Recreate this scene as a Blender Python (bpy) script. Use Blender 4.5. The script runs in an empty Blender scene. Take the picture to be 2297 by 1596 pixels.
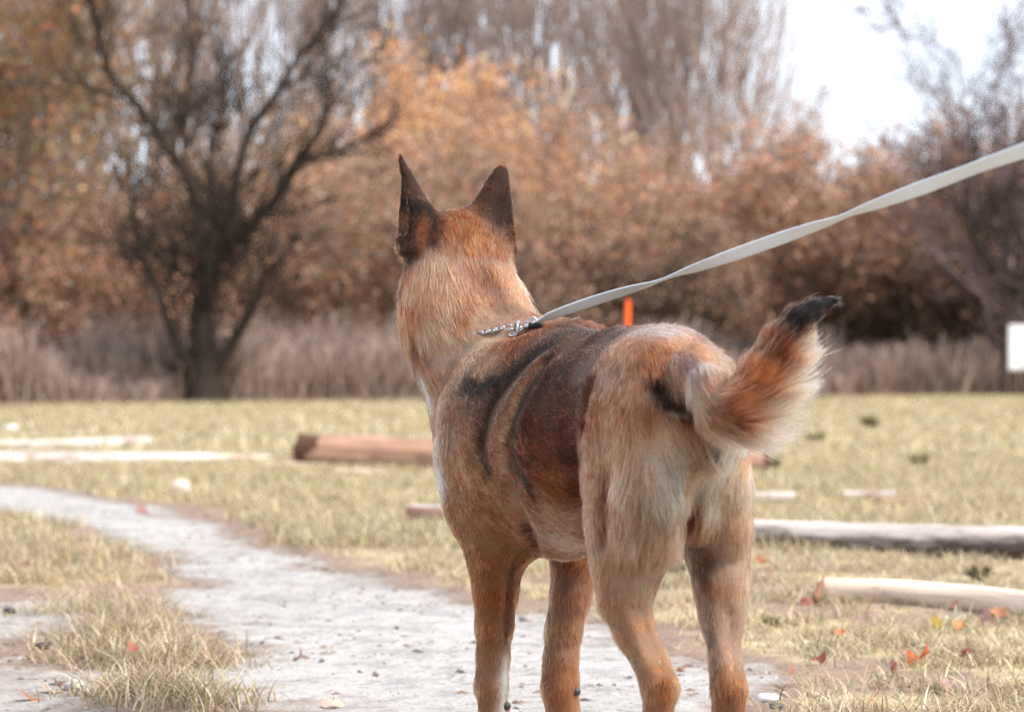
import bpy, math, random
import numpy as np
from mathutils import Vector, Matrix
from mathutils.bvhtree import BVHTree

random.seed(7)
rng = np.random.default_rng(7)
scene = bpy.context.scene
COL = scene.collection
R = math.radians

# ------------------------------------------------------------------ camera
CAM_H = 0.56            # the photographer crouches: eye level with the dog's back
FPX, U0, V0 = 5423.0, 1148.5, 798.0
PITCH = math.atan(22.0 / FPX)
cam_data = bpy.data.cameras.new("camera")
cam = bpy.data.objects.new("camera", cam_data)
COL.objects.link(cam)
cam.location = (0, 0, CAM_H)
cam.rotation_euler = (math.pi / 2 + PITCH, 0, 0)
cam_data.sensor_width = 36.0
cam_data.lens = 85.0
cam_data.clip_start = 0.05
cam_data.clip_end = 600.0
cam_data.dof.use_dof = True
cam_data.dof.focus_distance = 3.42
cam_data.dof.aperture_fstop = 5.6
cam_data.dof.aperture_blades = 0
scene.camera = cam

# ------------------------------------------------------------------ sky, sun, exposure
SUN_EL, SUN_AZ = R(50), R(116)      # azimuth clockwise from +Y: high on the right, a little behind the camera, veiled by thin cloud
world = bpy.data.worlds.new("World")
scene.world = world
world.use_nodes = True
wn, wl = world.node_tree.nodes, world.node_tree.links
wn.clear()
w_out = wn.new("ShaderNodeOutputWorld")
w_bg = wn.new("ShaderNodeBackground")
w_bg.inputs["Strength"].default_value = 0.105
sky = wn.new("ShaderNodeTexSky")
sky.sky_type = "NISHITA"
sky.sun_disc = False
sky.sun_elevation = SUN_EL
sky.sun_rotation = SUN_AZ
sky.air_density = 1.0
sky.dust_density = 2.0
# thin bright overcast over the blue: cloud noise along the view direction
w_tc = wn.new("ShaderNodeTexCoord")
w_map = wn.new("ShaderNodeMapping")
w_map.inputs["Scale"].default_value = (1.0, 1.0, 2.6)
w_noise = wn.new("ShaderNodeTexNoise")
w_noise.inputs["Scale"].default_value = 5.0
w_noise.inputs["Detail"].default_value = 5.0
w_noise.inputs["Roughness"].default_value = 0.55
w_ramp = wn.new("ShaderNodeMapRange")
w_ramp.inputs["From Min"].default_value = 0.30
w_ramp.inputs["From Max"].default_value = 0.55
w_ramp.inputs["To Min"].default_value = 0.50
w_ramp.inputs["To Max"].default_value = 0.96
w_mix = wn.new("ShaderNodeMix")
w_mix.data_type = "RGBA"
w_mix.inputs[7].default_value = (6.3, 6.8, 7.7, 1)
wl.new(w_tc.outputs["Generated"], w_map.inputs["Vector"])
wl.new(w_map.outputs["Vector"], w_noise.inputs["Vector"])
wl.new(w_noise.outputs["Fac"], w_ramp.inputs["Value"])
wl.new(w_ramp.outputs["Result"], w_mix.inputs[0])
wl.new(sky.outputs["Color"], w_mix.inputs[6])
wl.new(w_mix.outputs[2], w_bg.inputs["Color"])
wl.new(w_bg.outputs["Background"], w_out.inputs["Surface"])

sun_d = bpy.data.lights.new("sun", "SUN")
sun_d.energy = 3.4
sun_d.angle = R(14)
sun_d.color = (1.0, 0.92, 0.82)
sun = bpy.data.objects.new("sun", sun_d)
COL.objects.link(sun)
_sd = Vector((math.sin(SUN_AZ) * math.cos(SUN_EL), math.cos(SUN_AZ) * math.cos(SUN_EL), math.sin(SUN_EL)))
sun.rotation_euler = _sd.to_track_quat("Z", "Y").to_euler()

scene.view_settings.view_transform = "Standard"
scene.view_settings.look = "None"
scene.view_settings.gamma = 1.0
scene.view_settings.exposure = 1.12
scene.view_settings.use_curve_mapping = False
scene.render.engine = "CYCLES"
scene.cycles.use_denoising = True
scene.cycles.denoising_input_passes = "RGB_ALBEDO_NORMAL"
scene.cycles.denoising_prefilter = "NONE"      # keeps the strands of fur and grass and a little grain
scene.cycles.use_adaptive_sampling = False
scene.cycles.max_bounces = 8
scene.cycles.diffuse_bounces = 3
scene.cycles.glossy_bounces = 2
scene.cycles.transmission_bounces = 5
scene.cycles.transparent_max_bounces = 8
scene.cycles_curves.shape = "RIBBONS"
scene.cycles_curves.subdivisions = 2


# ------------------------------------------------------------------ helpers
def P(u, v, d):
    """World point at depth y = d metres along the photograph's ray (2297 x 1596 frame)."""
    x, z = (u - U0) / FPX, (V0 - v) / FPX
    ca, sa = math.cos(PITCH), math.sin(PITCH)
    dy, dz = ca - sa * z, sa + ca * z
    k = d / dy
    return np.array((x * k, d, CAM_H + dz * k))


def G(u, v, z=0.0):
    """World point on the ground (height z) under a photograph position."""
    x, zz = (u - U0) / FPX, (V0 - v) / FPX
    ca, sa = math.cos(PITCH), math.sin(PITCH)
    dy, dz = ca - sa * zz, sa + ca * zz
    k = (z - CAM_H) / dz
    return np.array((x * k, dy * k, z))


def tag(o, label=None, cat=None, group=None, kind=None):
    if label: o["label"] = label
    if cat: o["category"] = cat
    if group: o["group"] = group
    if kind: o["kind"] = kind
    return o


def link(name, data, parent=None):
    o = bpy.data.objects.new(name, data)
    COL.objects.link(o)
    if parent is not None:
        o.parent = parent
    return o


def new_mesh(name, verts, faces, mat=None, smooth=True):
    me = bpy.data.meshes.new(name)
    verts = np.asarray(verts, np.float32).reshape(-1, 3)
    me.vertices.add(len(verts))
    me.vertices.foreach_set("co", verts.ravel())
    if isinstance(faces, np.ndarray):
        n, k = faces.shape
        loops = faces.astype(np.int32).ravel()
        starts = np.arange(n, dtype=np.int32) * k
    else:
        cnt = np.array([len(f) for f in faces], np.int32)
        n = len(faces)
        loops = np.fromiter((i for f in faces for i in f), np.int32)
        starts = np.concatenate(([0], np.cumsum(cnt)[:-1])).astype(np.int32)
    me.loops.add(len(loops))
    me.loops.foreach_set("vertex_index", loops)
    me.polygons.add(n)
    me.polygons.foreach_set("loop_start", starts)
    if smooth:
        me.polygons.foreach_set("use_smooth", np.ones(n, bool))
    if mat is not None:
        me.materials.append(mat)
    me.update(calc_edges=True)
    me.validate()
    return me


def set_color(me, cols, name="col"):
    cols = np.asarray(cols, np.float32)
    if cols.shape[1] == 3:
        cols = np.concatenate([cols, np.ones((len(cols), 1), np.float32)], 1)
    a = me.color_attributes.new(name, "FLOAT_COLOR", "POINT")
    a.data.foreach_set("color", cols.ravel())


def material(name, base=(0.5, 0.5, 0.5), rough=0.8, spec=0.2):
    m = bpy.data.materials.new(name)
    m.use_nodes = True
    b = m.node_tree.nodes["Principled BSDF"]
    b.inputs["Base Color"].default_value = (*base, 1)
    b.inputs["Roughness"].default_value = rough
    b.inputs["Specular IOR Level"].default_value = spec
    return m, m.node_tree.nodes, m.node_tree.links, b


def vnoise(p, scale, seed=0):
    """Cheap smooth value noise in numpy: p (n,2|3) -> 0..1"""
    p = np.asarray(p, float) * scale + seed * 17.31
    i = np.floor(p).astype(np.int64)
    f = p - i
    f = f * f * (3 - 2 * f)
    dim = p.shape[1]
    out = np.zeros(len(p))
    for c in range(1 << dim):
        off = np.array([(c >> k) & 1 for k in range(dim)])
        q = i + off
        h = np.zeros(len(p), np.uint64)
        for k in range(dim):
            h = (h ^ (q[:, k].astype(np.uint64) * np.uint64([73856093, 19349663, 83492791][k]))) & np.uint64(0xFFFFFFFF)
        h = (h ^ (h >> np.uint64(13))) * np.uint64(1274126177) & np.uint64(0xFFFFFFFF)
        h = (h ^ (h >> np.uint64(16))) * np.uint64(2246822519) & np.uint64(0xFFFFFFFF)
        h = h ^ (h >> np.uint64(15))
        w = np.ones(len(p))
        for k in range(dim):
            w *= f[:, k] if off[k] else 1 - f[:, k]
        out += w * (h.astype(float) / 4294967295.0)
    return out


def fbm(p, scale, octaves=4, seed=0):
    s, a, t = 0.0, 0.5, 0.0
    for k in range(octaves):
        s = s + a * vnoise(p, scale * 2 ** k, seed + k)
        t += a
        a *= 0.5
    return s / t

# ------------------------------------------------------------------ ground, path, grass
def poly(pts):
    return np.array([G(u, v)[:2] for u, v in pts])


PATH_POLY = poly([(-260, 1070), (-120, 1078), (0, 1087), (200, 1104), (330, 1132), (450, 1166), (620, 1228), (750, 1275), (900, 1306), (1050, 1330),
                  (1200, 1372), (1350, 1410), (1500, 1455), (1640, 1500), (1760, 1562), (1830, 1640), (1960, 1820), (2150, 2300),
                  (300, 2300), (460, 1850), (500, 1650), (480, 1540), (455, 1450), (405, 1375), (330, 1292), (255, 1236), (150, 1190), (0, 1158), (-120, 1138), (-260, 1122)])
BARE_POLY = poly([(-260, 1352), (40, 1336), (180, 1340), (300, 1322), (350, 1352), (270, 1392), (170, 1425), (140, 1500), (230, 1570), (330, 1610), (420, 1700), (420, 1900), (300, 2300), (-500, 2300), (-400, 1700)])


def sdist(X, V):
    """signed distance to a polygon, positive inside"""
    d = np.full(len(X), 1e9)
    ins = np.zeros(len(X), bool)
    for a, b in zip(V, np.roll(V, -1, 0)):
        e = b - a
        w = X - a
        t = np.clip((w @ e) / max(e @ e, 1e-12), 0, 1)
        d = np.minimum(d, np.hypot(*(w - t[:, None] * e).T))
        c = (a[1] <= X[:, 1]) != (b[1] <= X[:, 1])
        with np.errstate(divide="ignore", invalid="ignore"):
            xx = a[0] + (X[:, 1] - a[1]) * e[0] / (e[1] if abs(e[1]) > 1e-12 else 1e-12)
        ins ^= c & (X[:, 0] < xx)
    return np.where(ins, d, -d)


def path_depth(X):
    """how far inside the trodden earth a ground point lies (metres, ragged)"""
    X = np.asarray(X)[:, :2]
    s = np.maximum(sdist(X, PATH_POLY), sdist(X, BARE_POLY))
    return s + (fbm(X, 2.6, 3, 41) - .5) * .34 + (fbm(X, 14, 2, 44) - .5) * .17 + (fbm(X, 42, 2, 46) - .5) * .05


def smooth01(x):
    x = np.clip(x, 0, 1)
    return x * x * (3 - 2 * x)


def ground_z(X):
    X = np.asarray(X)[:, :2]
    s = path_depth(X)
    inn = smooth01((s + .10) / .25)
    bank = .010 * (1 - inn) + (fbm(X, 1.6, 3, 51) - .5) * .026 * (1 - inn)
    far = np.clip((np.hypot(X[:, 0], X[:, 1]) - 60) / 200, 0, 1)
    return bank * (1 - far) - .014 * inn


def axis(lo, hi, a, b, step, grow):
    c = list(np.arange(a, b + step / 2, step))
    s = step
    while c[-1] < hi:
        s *= grow; c.append(c[-1] + s)
    s = step
    left = []
    x = a
    while x > lo:
        s *= grow; x -= s; left.append(x)
    return np.array(left[::-1] + c)


def grid_mesh(xs, ys):
    X, Y = np.meshgrid(xs, ys, indexing="xy")
    v = np.stack([X.ravel(), Y.ravel()], 1)
    nx, ny = len(xs), len(ys)
    i = np.arange(nx * ny).reshape(ny, nx)
    f = np.stack([i[:-1, :-1], i[:-1, 1:], i[1:, 1:], i[1:, :-1]], -1).reshape(-1, 4)
    return v, f


def ground_material(name, scale, bump, rough=.95):
    m, n, l, b = material(name, rough=rough, spec=.15)
    at = n.new("ShaderNodeAttribute"); at.attribute_name = "col"
    geo = n.new("ShaderNodeNewGeometry")
    no = n.new("ShaderNodeTexNoise"); no.inputs["Scale"].default_value = scale; no.inputs["Detail"].default_value = 6; no.inputs["Roughness"].default_value = .7
    l.new(geo.outputs["Position"], no.inputs["Vector"])
    mr = n.new("ShaderNodeMapRange"); mr.inputs["From Min"].default_value = .25; mr.inputs["From Max"].default_value = .75
    mr.inputs["To Min"].default_value = .62; mr.inputs["To Max"].default_value = 1.32
    l.new(no.outputs["Fac"], mr.inputs["Value"])
    mx = n.new("ShaderNodeMix"); mx.data_type = "RGBA"; mx.blend_type = "MULTIPLY"; mx.inputs[0].default_value = 1
    l.new(at.outputs["Color"], mx.inputs[6]); l.new(mr.outputs["Result"], mx.inputs[7])
    l.new(mx.outputs[2], b.inputs["Base Color"])
    no2 = n.new("ShaderNodeTexNoise"); no2.inputs["Scale"].default_value = scale * 2.2; no2.inputs["Detail"].default_value = 5
    l.new(geo.outputs["Position"], no2.inputs["Vector"])
    bp = n.new("ShaderNodeBump"); bp.inputs["Strength"].default_value = .6; bp.inputs["Distance"].default_value = bump
    l.new(no2.outputs["Fac"], bp.inputs["Height"]); l.new(bp.outputs["Normal"], b.inputs["Normal"])
    return m


gx = axis(-320, 320, -2.4, 2.4, .03, 1.12)
gy = axis(-40, 480, 2.6, 8.0, .03, 1.035)
gv, gf = grid_mesh(gx, gy)
gz = ground_z(gv)
gs = path_depth(gv)
soil = np.array((.21, .15, .12)); thatch = np.array((.35, .285, .185)); turf = np.array((.35, .305, .18))
w_s = smooth01((gs + .16) / .16)
tone = fbm(gv, .8, 3, 61)
gcol = (thatch * (1 - tone)[:, None] + turf * tone[:, None])
gcol = gcol * (.85 + .3 * fbm(gv, 4, 3, 63))[:, None]
w_s = np.maximum(w_s, .9 * smooth01((fbm(gv, 5, 3, 64) - .46) / .16) * smooth01((11 - gv[:, 1]) / 4))
gcol = gcol * (1 - w_s)[:, None] + soil * (w_s * (.8 + .4 * fbm(gv, 9, 2, 65)))[:, None]
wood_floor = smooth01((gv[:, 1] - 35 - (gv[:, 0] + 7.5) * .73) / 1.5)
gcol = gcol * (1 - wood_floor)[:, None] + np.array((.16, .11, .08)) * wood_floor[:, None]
g_me = new_mesh("ground", np.column_stack([gv, gz]), gf, ground_material("turf_soil", 45, .012))
set_color(g_me, gcol)
tag(link("ground", g_me), kind="structure")

px_ = np.arange(-4.2, 2.0, .0125); py_ = np.arange(2.2, 13.2, .0125)
py_ = np.concatenate([np.arange(2.2, 6.5, .0125), 6.5 + np.cumsum(.0125 * 1.004 ** np.arange(260))])
pv, pf = grid_mesh(px_, py_)
ps = path_depth(pv)
keep = (ps[pf] > -.05 - .04 * fbm(pv, 25, 2, 71)[pf]).all(1)
pf = pf[keep]
used = np.unique(pf)
remap = np.full(len(pv), -1); remap[used] = np.arange(len(used))
pv, pf, ps = pv[used], remap[pf], ps[used]


def path_z(X):
    X = np.asarray(X)[:, :2]
    s = path_depth(X)
    lump = (fbm(X, 5, 3, 81) - .5) * .008 + (fbm(X, 30, 2, 83) - .5) * .004 + np.clip(fbm(X, 42, 2, 85) - .58, 0, 1) * .018
    lump += np.clip(fbm(X * np.array((.6, 1.4)), 16, 2, 89) - .62, 0, 1) * .03
    e = smooth01((s + .05) / .18)
    return .002 + lump * (.35 + .65 * e) - .035 * smooth01((.015 - s) / .06)      # its rim dips under the turf


pz = path_z(pv)
pale = np.array((.36, .348, .342)); grey = np.array((.31, .296, .29)); edge = np.array((.20, .15, .12))
t1 = fbm(pv * np.array((.7, 1.3)), 3.2, 4, 91)
pcol = pale * t1[:, None] * 1.06 + grey * (1 - t1)[:, None]
we = 1 - smooth01((ps + .02) / (.16 + .10 * fbm(pv, 3, 2, 95)))
# the bare corner on the left is browner than the path
corner = smooth01((sdist(pv, BARE_POLY) + .05) / .2) * .30
we = np.clip(we + corner, 0, 1)
pcol = pcol * (1 - we)[:, None] + edge * we[:, None]
damp = smooth01((fbm(pv * np.array((.75, 1.2)), 15, 4, 97) - .57) / .10)
spots = smooth01((fbm(pv * np.array((.7, 1.3)), 48, 2, 99) - .66) / .06)
pcol = pcol * (1 - .20 * damp - .30 * spots * (1 - .5 * damp))[:, None]
p_me = new_mesh("path", np.column_stack([pv, pz]), pf, ground_material("trodden_earth", 120, .006))
set_color(p_me, pcol)
tag(link("path", p_me), kind="structure")


def surf_z(X):
    X = np.atleast_2d(X)[:, :2]
    return np.where(path_depth(X) > 0, path_z(X), ground_z(X))


# ---- grass blades
BL = dict(v=[], q=[], t=[], c=[], n=0)
STRAW, PALE, OLIVE, GREEN, TANG = (np.array(c) for c in ((.43, .35, .215), (.52, .475, .36), (.335, .28, .14), (.235, .215, .105), (.36, .25, .165)))


def blades(XY, length, width, lean, cols, segs=2):
    n = len(XY)
    z = ground_z(XY) - .004
    root = np.column_stack([XY, z])
    az = rng.random(n) * 2 * np.pi
    d = np.column_stack([np.cos(az), np.sin(az), np.zeros(n)])
    side = np.column_stack([-np.sin(az), np.cos(az), np.zeros(n)])
    tw = rng.normal(0, .6, n)
    side = side * np.cos(tw)[:, None] + d * np.sin(tw)[:, None]
    rings = []
    for k in range(segs + 1):
        s = k / segs
        out = lean * length * (s ** 1.7)
        up = length * (s - .38 * lean * s * s)
        c = root + d * out[:, None] + np.array((0, 0, 1)) * np.maximum(up, .002)[:, None]
        w = width * (1 - s ** 1.5) * .5
        rings.append((c - side * w[:, None], c + side * w[:, None]) if k < segs else (c,))
    vs = np.concatenate([np.stack(r, 1) for r in rings], 1)          # n, 2*segs+1, 3
    m = vs.shape[1]
    base = BL["n"] + np.arange(n)[:, None] * m
    for k in range(segs - 1):
        BL["q"].append(base + np.array((2 * k, 2 * k + 1, 2 * k + 3, 2 * k + 2)))
    BL["t"].append(base + np.array((2 * segs - 2, 2 * segs - 1, 2 * segs)))
    BL["v"].append(vs.reshape(-1, 3))
    cc = np.repeat(cols[:, None, :], m, 1).copy()
    BL["c"].append(cc.reshape(-1, 3))
    BL["n"] += n * m


def grass_cols(XY, n, brown=0.0):
    g = fbm(XY, 1.1, 3, 101) - .10 * ((XY[:, 0] > .3) & (XY[:, 1] < 7))
    r = rng.random(n)
    out = np.where((r < .30)[:, None], STRAW, np.where((r < .46)[:, None], PALE, np.where((r < .80 - .25 * brown)[:, None], OLIVE, np.where((r < .93 - .3 * brown)[:, None], GREEN, TANG))))
    dry = smooth01((g - .40) / .25)[:, None]
    out = out * (1 - .45 * dry) + STRAW * .45 * dry
    return out * np.exp(rng.normal(0, .30, n))[:, None]


def scatter(n, y0, y1, smax, power=1.0):
    y = y0 + (y1 - y0) * rng.random(n) ** power
    x = (rng.random(n) * 2 - 1) * smax * y
    return np.column_stack([x, y])


def grass_weight(XY):
    s = path_depth(XY)
    w = smooth01((-s - .005) / .12)
    w = np.maximum(w * smooth01((fbm(XY, 3.4, 3, 111) - .18) / .22), w * .30)
    return w


XY = scatter(150000, 3.4, 7.6, .29, .9)
g = grass_weight(XY) * (.12 + .88 * smooth01((fbm(XY, 7, 3, 141) - .40) / .2)); XY = XY[rng.random(len(XY)) < g]
L = (.020 + .042 * rng.random(len(XY)) ** 1.8) * (.65 + .75 * fbm(XY, 6, 2, 121))
left = XY[:, 0] < -.6
L = np.where(left, L * 1.12, L)
blades(XY, L, .0022 + .0022 * rng.random(len(XY)), .35 + 1.3 * rng.random(len(XY)), grass_cols(XY, len(XY), .5), 3)
# tussocks along the left edge of the path, blades fanning out
for u, v, r, nb in ((300, 1480, .17, 900), (250, 1440, .13, 600), (390, 1500, .13, 600), (330, 1560, .14, 700), (430, 1580, .12, 450), (180, 1375, .13, 300), (100, 1380, .10, 160), (240, 1350, .12, 330), (290, 1390, .12, 250), (60, 1250, .24, 1200), (160, 1270, .2, 900), (10, 1310, .16, 600), (210, 1230, .12, 400)):
    c = G(u, v)[:2]
    XY = c + rng.normal(0, r * .55, (nb, 2)) * np.array((1, .8))
    blades(XY, .035 + .055 * rng.random(nb), .0024 + .0022 * rng.random(nb), .3 + 1.0 * rng.random(nb), grass_cols(XY, nb, .8), 3)
XY = scatter(150000, 7.2, 15, .40, 1.2)
g = grass_weight(XY); XY = XY[rng.random(len(XY)) < g]
L = (.035 + .05 * rng.random(len(XY))) * (.6 + .8 * fbm(XY, 3, 3, 123))
blades(XY, L, .004 + .004 * rng.random(len(XY)), .2 + .9 * rng.random(len(XY)), grass_cols(XY, len(XY)), 2)
XY = scatter(165000, 14, 50, .42, .8)
XY = XY[XY[:, 1] < 35 + (XY[:, 0] + 7.5) * .73 - .4]
g = grass_weight(XY); XY = XY[rng.random(len(XY)) < g]
L = (.04 + .045 * rng.random(len(XY))) * (.5 + 1.0 * fbm(XY, 1.3, 3, 125))
blades(XY, L, .012 + .012 * rng.random(len(XY)), .2 + .9 * rng.random(len(XY)), grass_cols(XY, len(XY)), 2)


def two_sided(name, rough=.7, trans=.35):
    """thin leaf: diffuse both ways, colour from the mesh"""
    m = bpy.data.materials.new(name); m.use_nodes = True
    n, l = m.node_tree.nodes, m.node_tree.links
    n.clear()
    o = n.new("ShaderNodeOutputMaterial")
    at = n.new("ShaderNodeAttribute"); at.attribute_name = "col"
    d = n.new("ShaderNodeBsdfDiffuse"); t = n.new("ShaderNodeBsdfTranslucent"); mx = n.new("ShaderNodeMixShader")
    mx.inputs[0].default_value = trans
    l.new(at.outputs["Color"], d.inputs["Color"]); l.new(at.outputs["Color"], t.inputs["Color"])
    l.new(d.outputs[0], mx.inputs[1]); l.new(t.outputs[0], mx.inputs[2])
    gl = n.new("ShaderNodeBsdfGlossy"); gl.inputs["Roughness"].default_value = rough
    gl.inputs["Color"].default_value = (.9, .9, .9, 1)
    m2 = n.new("ShaderNodeMixShader"); m2.inputs[0].default_value = .04
    l.new(mx.outputs[0], m2.inputs[1]); l.new(gl.outputs[0], m2.inputs[2])
    l.new(m2.outputs[0], o.inputs["Surface"])
    return m


m_grass = two_sided("grass_blade")


def poly_mesh(name, v, quads, tris, mat, smooth=False):
    q = np.concatenate(quads).reshape(-1, 4) if len(quads) else np.zeros((0, 4), int)
    t = np.concatenate(tris).reshape(-1, 3) if len(tris) else np.zeros((0, 3), int)
    me = bpy.data.meshes.new(name)
    me.vertices.add(len(v)); me.vertices.foreach_set("co", np.asarray(v, np.float32).ravel())
    loops = np.concatenate([q.ravel(), t.ravel()]).astype(np.int32)
    me.loops.add(len(loops)); me.loops.foreach_set("vertex_index", loops)
    me.polygons.add(len(q) + len(t))
    me.polygons.foreach_set("loop_start", np.concatenate([np.arange(len(q)) * 4, len(q) * 4 + np.arange(len(t)) * 3]).astype(np.int32))
    if smooth: me.polygons.foreach_set("use_smooth", np.ones(len(q) + len(t), bool))
    me.materials.append(mat)
    me.update(calc_edges=True)
    return me


gr_me = poly_mesh("grass", np.concatenate(BL["v"]), BL["q"], BL["t"], m_grass)
set_color(gr_me, np.clip(np.concatenate(BL["c"]), .01, .9))
tag(link("grass", gr_me), kind="stuff")
print("grass blades verts", BL["n"])
del BL
# ------------------------------------------------------------------ the wood behind
def tubes(segs, sides=4):
    """segments (n, 8): p0, p1, r0, r1 -> one bundle of prisms"""
    S = np.asarray(segs, float).reshape(-1, 8)
    p0, p1, r0, r1 = S[:, :3], S[:, 3:6], S[:, 6], S[:, 7]
    ax = p1 - p0
    ax /= np.maximum(np.linalg.norm(ax, axis=1), 1e-9)[:, None]
    ref = np.where(np.abs(ax[:, 2:3]) > .9, np.array((1.0, 0, 0)), np.array((0, 0, 1.0)))
    a = np.cross(ax, ref); a /= np.linalg.norm(a, axis=1)[:, None]
    b = np.cross(ax, a)
    ang = np.arange(sides) / sides * 2 * np.pi
    off = a[:, None] * np.cos(ang)[None, :, None] + b[:, None] * np.sin(ang)[None, :, None]
    v = np.concatenate([p0[:, None] + off * r0[:, None, None], p1[:, None] + off * r1[:, None, None]], 1)
    n = len(S)
    base = np.arange(n)[:, None, None] * 2 * sides
    k = np.arange(sides); k2 = (k + 1) % sides
    f = base + np.stack([k, k2, k2 + sides, k + sides], 1)[None]
    return v.reshape(-1, 3), f.reshape(-1, 4)


class Tree:
    """grows a branching skeleton; limbs and twigs kept apart, leaf spots remembered"""

    def __init__(self, rs):
        self.rs = rs
        self.limbs, self.twigs, self.spots = [], [], []

    def branch(self, p, d, length, r, level, maxlevel, up, wander, kids, spread, twig_r=.006):
        rs = self.rs
        n = max(3, int(4 + length * (1.2 if level < 2 else 2.0)))
        n = min(n, 9)
        step = length / n
        out = []
        for i in range(n):
            d = d + rs.normal(0, wander, 3) + np.array((0, 0, up)) * (.5 + .5 * i / n)
            d /= np.linalg.norm(d)
            q = p + d * step
            ra, rb = r * (1 - .75 * i / n), r * (1 - .75 * (i + 1) / n)
            (self.limbs if level < 2 else self.twigs).append((*p, *q, max(ra, twig_r), max(rb, twig_r)))
            p = q
            out.append((p.copy(), d.copy(), (i + 1) / n))
        if level >= maxlevel - 1:
            self.spots += [o[0] for o in out]
        if level < maxlevel:
            for _ in range(kids[level]):
                o = out[min(len(out) - 1, int(len(out) * (.15 + .85 * rs.random())))]
                ax = rs.normal(0, 1, 3); ax -= o[1] * ax.dot(o[1]); ax /= np.linalg.norm(ax)
                nd = o[1] * math.cos(spread) + ax * math.sin(spread)
                self.branch(o[0], nd, length * (.62 - .3 * o[2]) * (.7 + .6 * rs.random()), max(r * (.55 - .3 * o[2]), twig_r), level + 1, maxlevel, up, wander, kids, spread, twig_r)


def leaf_mesh(name, spots, per, size, cols, rs, jitter, mat):
    sp = np.asarray(spots)
    c = np.repeat(sp, per, 0) + rs.normal(0, jitter, (len(sp) * per, 3))
    c = c[c[:, 2] > .05]
    n = len(c)
    a = rs.normal(0, 1, (n, 3)); a /= np.linalg.norm(a, axis=1)[:, None]
    b = np.cross(a, rs.normal(0, 1, (n, 3))); b /= np.linalg.norm(b, axis=1)[:, None]
    s = size * (.55 + .9 * rs.random(n))[:, None]
    v = np.stack([c - a * s, c + b * s * .55, c + a * s, c - b * s * .55], 1).reshape(-1, 3)
    f = np.arange(n * 4).reshape(n, 4)
    me = new_mesh(name, v, f, mat, smooth=False)
    cols = np.asarray(cols)
    cc = cols[rs.integers(0, len(cols), n)] * np.exp(rs.normal(0, .22, n))[:, None]
    set_color(me, np.clip(np.repeat(cc, 4, 0), .01, .85))
    return me


def bark(name, c0, c1):
    m, n, l, b = material(name, c0, .95, .05)
    geo = n.new("ShaderNodeTexCoord")
    no = n.new("ShaderNodeTexNoise"); no.inputs["Scale"].default_value = 6; no.inputs["Detail"].default_value = 4
    l.new(geo.outputs["Object"], no.inputs["Vector"])
    mx = n.new("ShaderNodeMix"); mx.data_type = "RGBA"
    mx.inputs[6].default_value = (*c0, 1); mx.inputs[7].default_value = (*c1, 1)
    l.new(no.outputs["Fac"], mx.inputs[0]); l.new(mx.outputs[2], b.inputs["Base Color"])
    return m


m_dark_bark = bark("dark_bark", (.028, .021, .018), (.060, .045, .038))
m_brown_bark = bark("brown_bark", (.10, .070, .055), (.18, .13, .105))
m_pale_bark = bark("poplar_bark", (.33, .245, .205), (.44, .345, .30))
m_web_bark = bark("grey_brown_bark", (.17, .12, .095), (.27, .20, .165))
m_plum_bark = bark("plum_bark", (.12, .085, .09), (.2, .145, .15))
m_leaf = two_sided("autumn_leaf", trans=.45)

PEACH = [(.78, .40, .17), (.70, .37, .18), (.82, .50, .26), (.58, .33, .19), (.66, .43, .28), (.50, .31, .20)]
RUSSET = [(.46, .22, .12), (.54, .28, .16), (.40, .21, .13), (.62, .35, .20), (.32, .17, .11)]
BUFF = [(.42, .30, .21), (.48, .35, .25), (.35, .25, .185), (.5, .32, .19), (.32, .22, .16)]
OLIVEL = [(.26, .18, .07), (.36, .19, .07), (.22, .165, .07), (.44, .17, .06), (.30, .22, .11)]


def make_tree(name, seed, height, r0, stems, lean, maxlevel, up, wander, kids, spread, leaves=0, lsize=.05, lcols=None, ljit=.16, barkm=None, twig_r=.006, stem_frac=(.75, 1.0)):
    rs = np.random.default_rng(seed)
    t = Tree(rs)
    for k in range(stems):
        az = rs.random() * 2 * np.pi
        d = np.array((math.cos(az) * lean, math.sin(az) * lean, 1.0)) * 1.0
        d /= np.linalg.norm(d)
        off = np.array((math.cos(az), math.sin(az), 0)) * r0 * (1.2 if stems > 1 else 0)
        t.branch(off + np.array((0, 0, -.15)), d, height * (stem_frac[0] + (stem_frac[1] - stem_frac[0]) * rs.random()), r0 * (1 if stems == 1 else .7), 0, maxlevel, up, wander, kids, spread, twig_r)
    root = bpy.data.objects.new(name, None); COL.objects.link(root)
    v, f = tubes(t.limbs, 6)
    link("trunk", new_mesh("trunk", v, f, barkm, True), root)
    if t.twigs:
        v, f = tubes(t.twigs, 3)
        link("branches", new_mesh("branches", v, f, barkm, False), root)
    if leaves:
        link("foliage", leaf_mesh("foliage", t.spots, leaves, lsize, lcols, rs, ljit, m_leaf), root)
    return root


def dup(root, loc, rz, sc=1.0):
    r = root.copy(); COL.objects.link(r)
    for ch in root.children:
        c = ch.copy(); COL.objects.link(c); c.parent = r
    place(r, loc, rz, sc)
    return r


def place(r, loc, rz, sc=1.0):
    r.location = loc; r.rotation_euler = (0, 0, rz)
    r.scale = (sc, sc, sc) if np.isscalar(sc) else sc


def at(u, d, z=0.0):
    return ((u - U0) / FPX * d, d, z)


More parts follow.
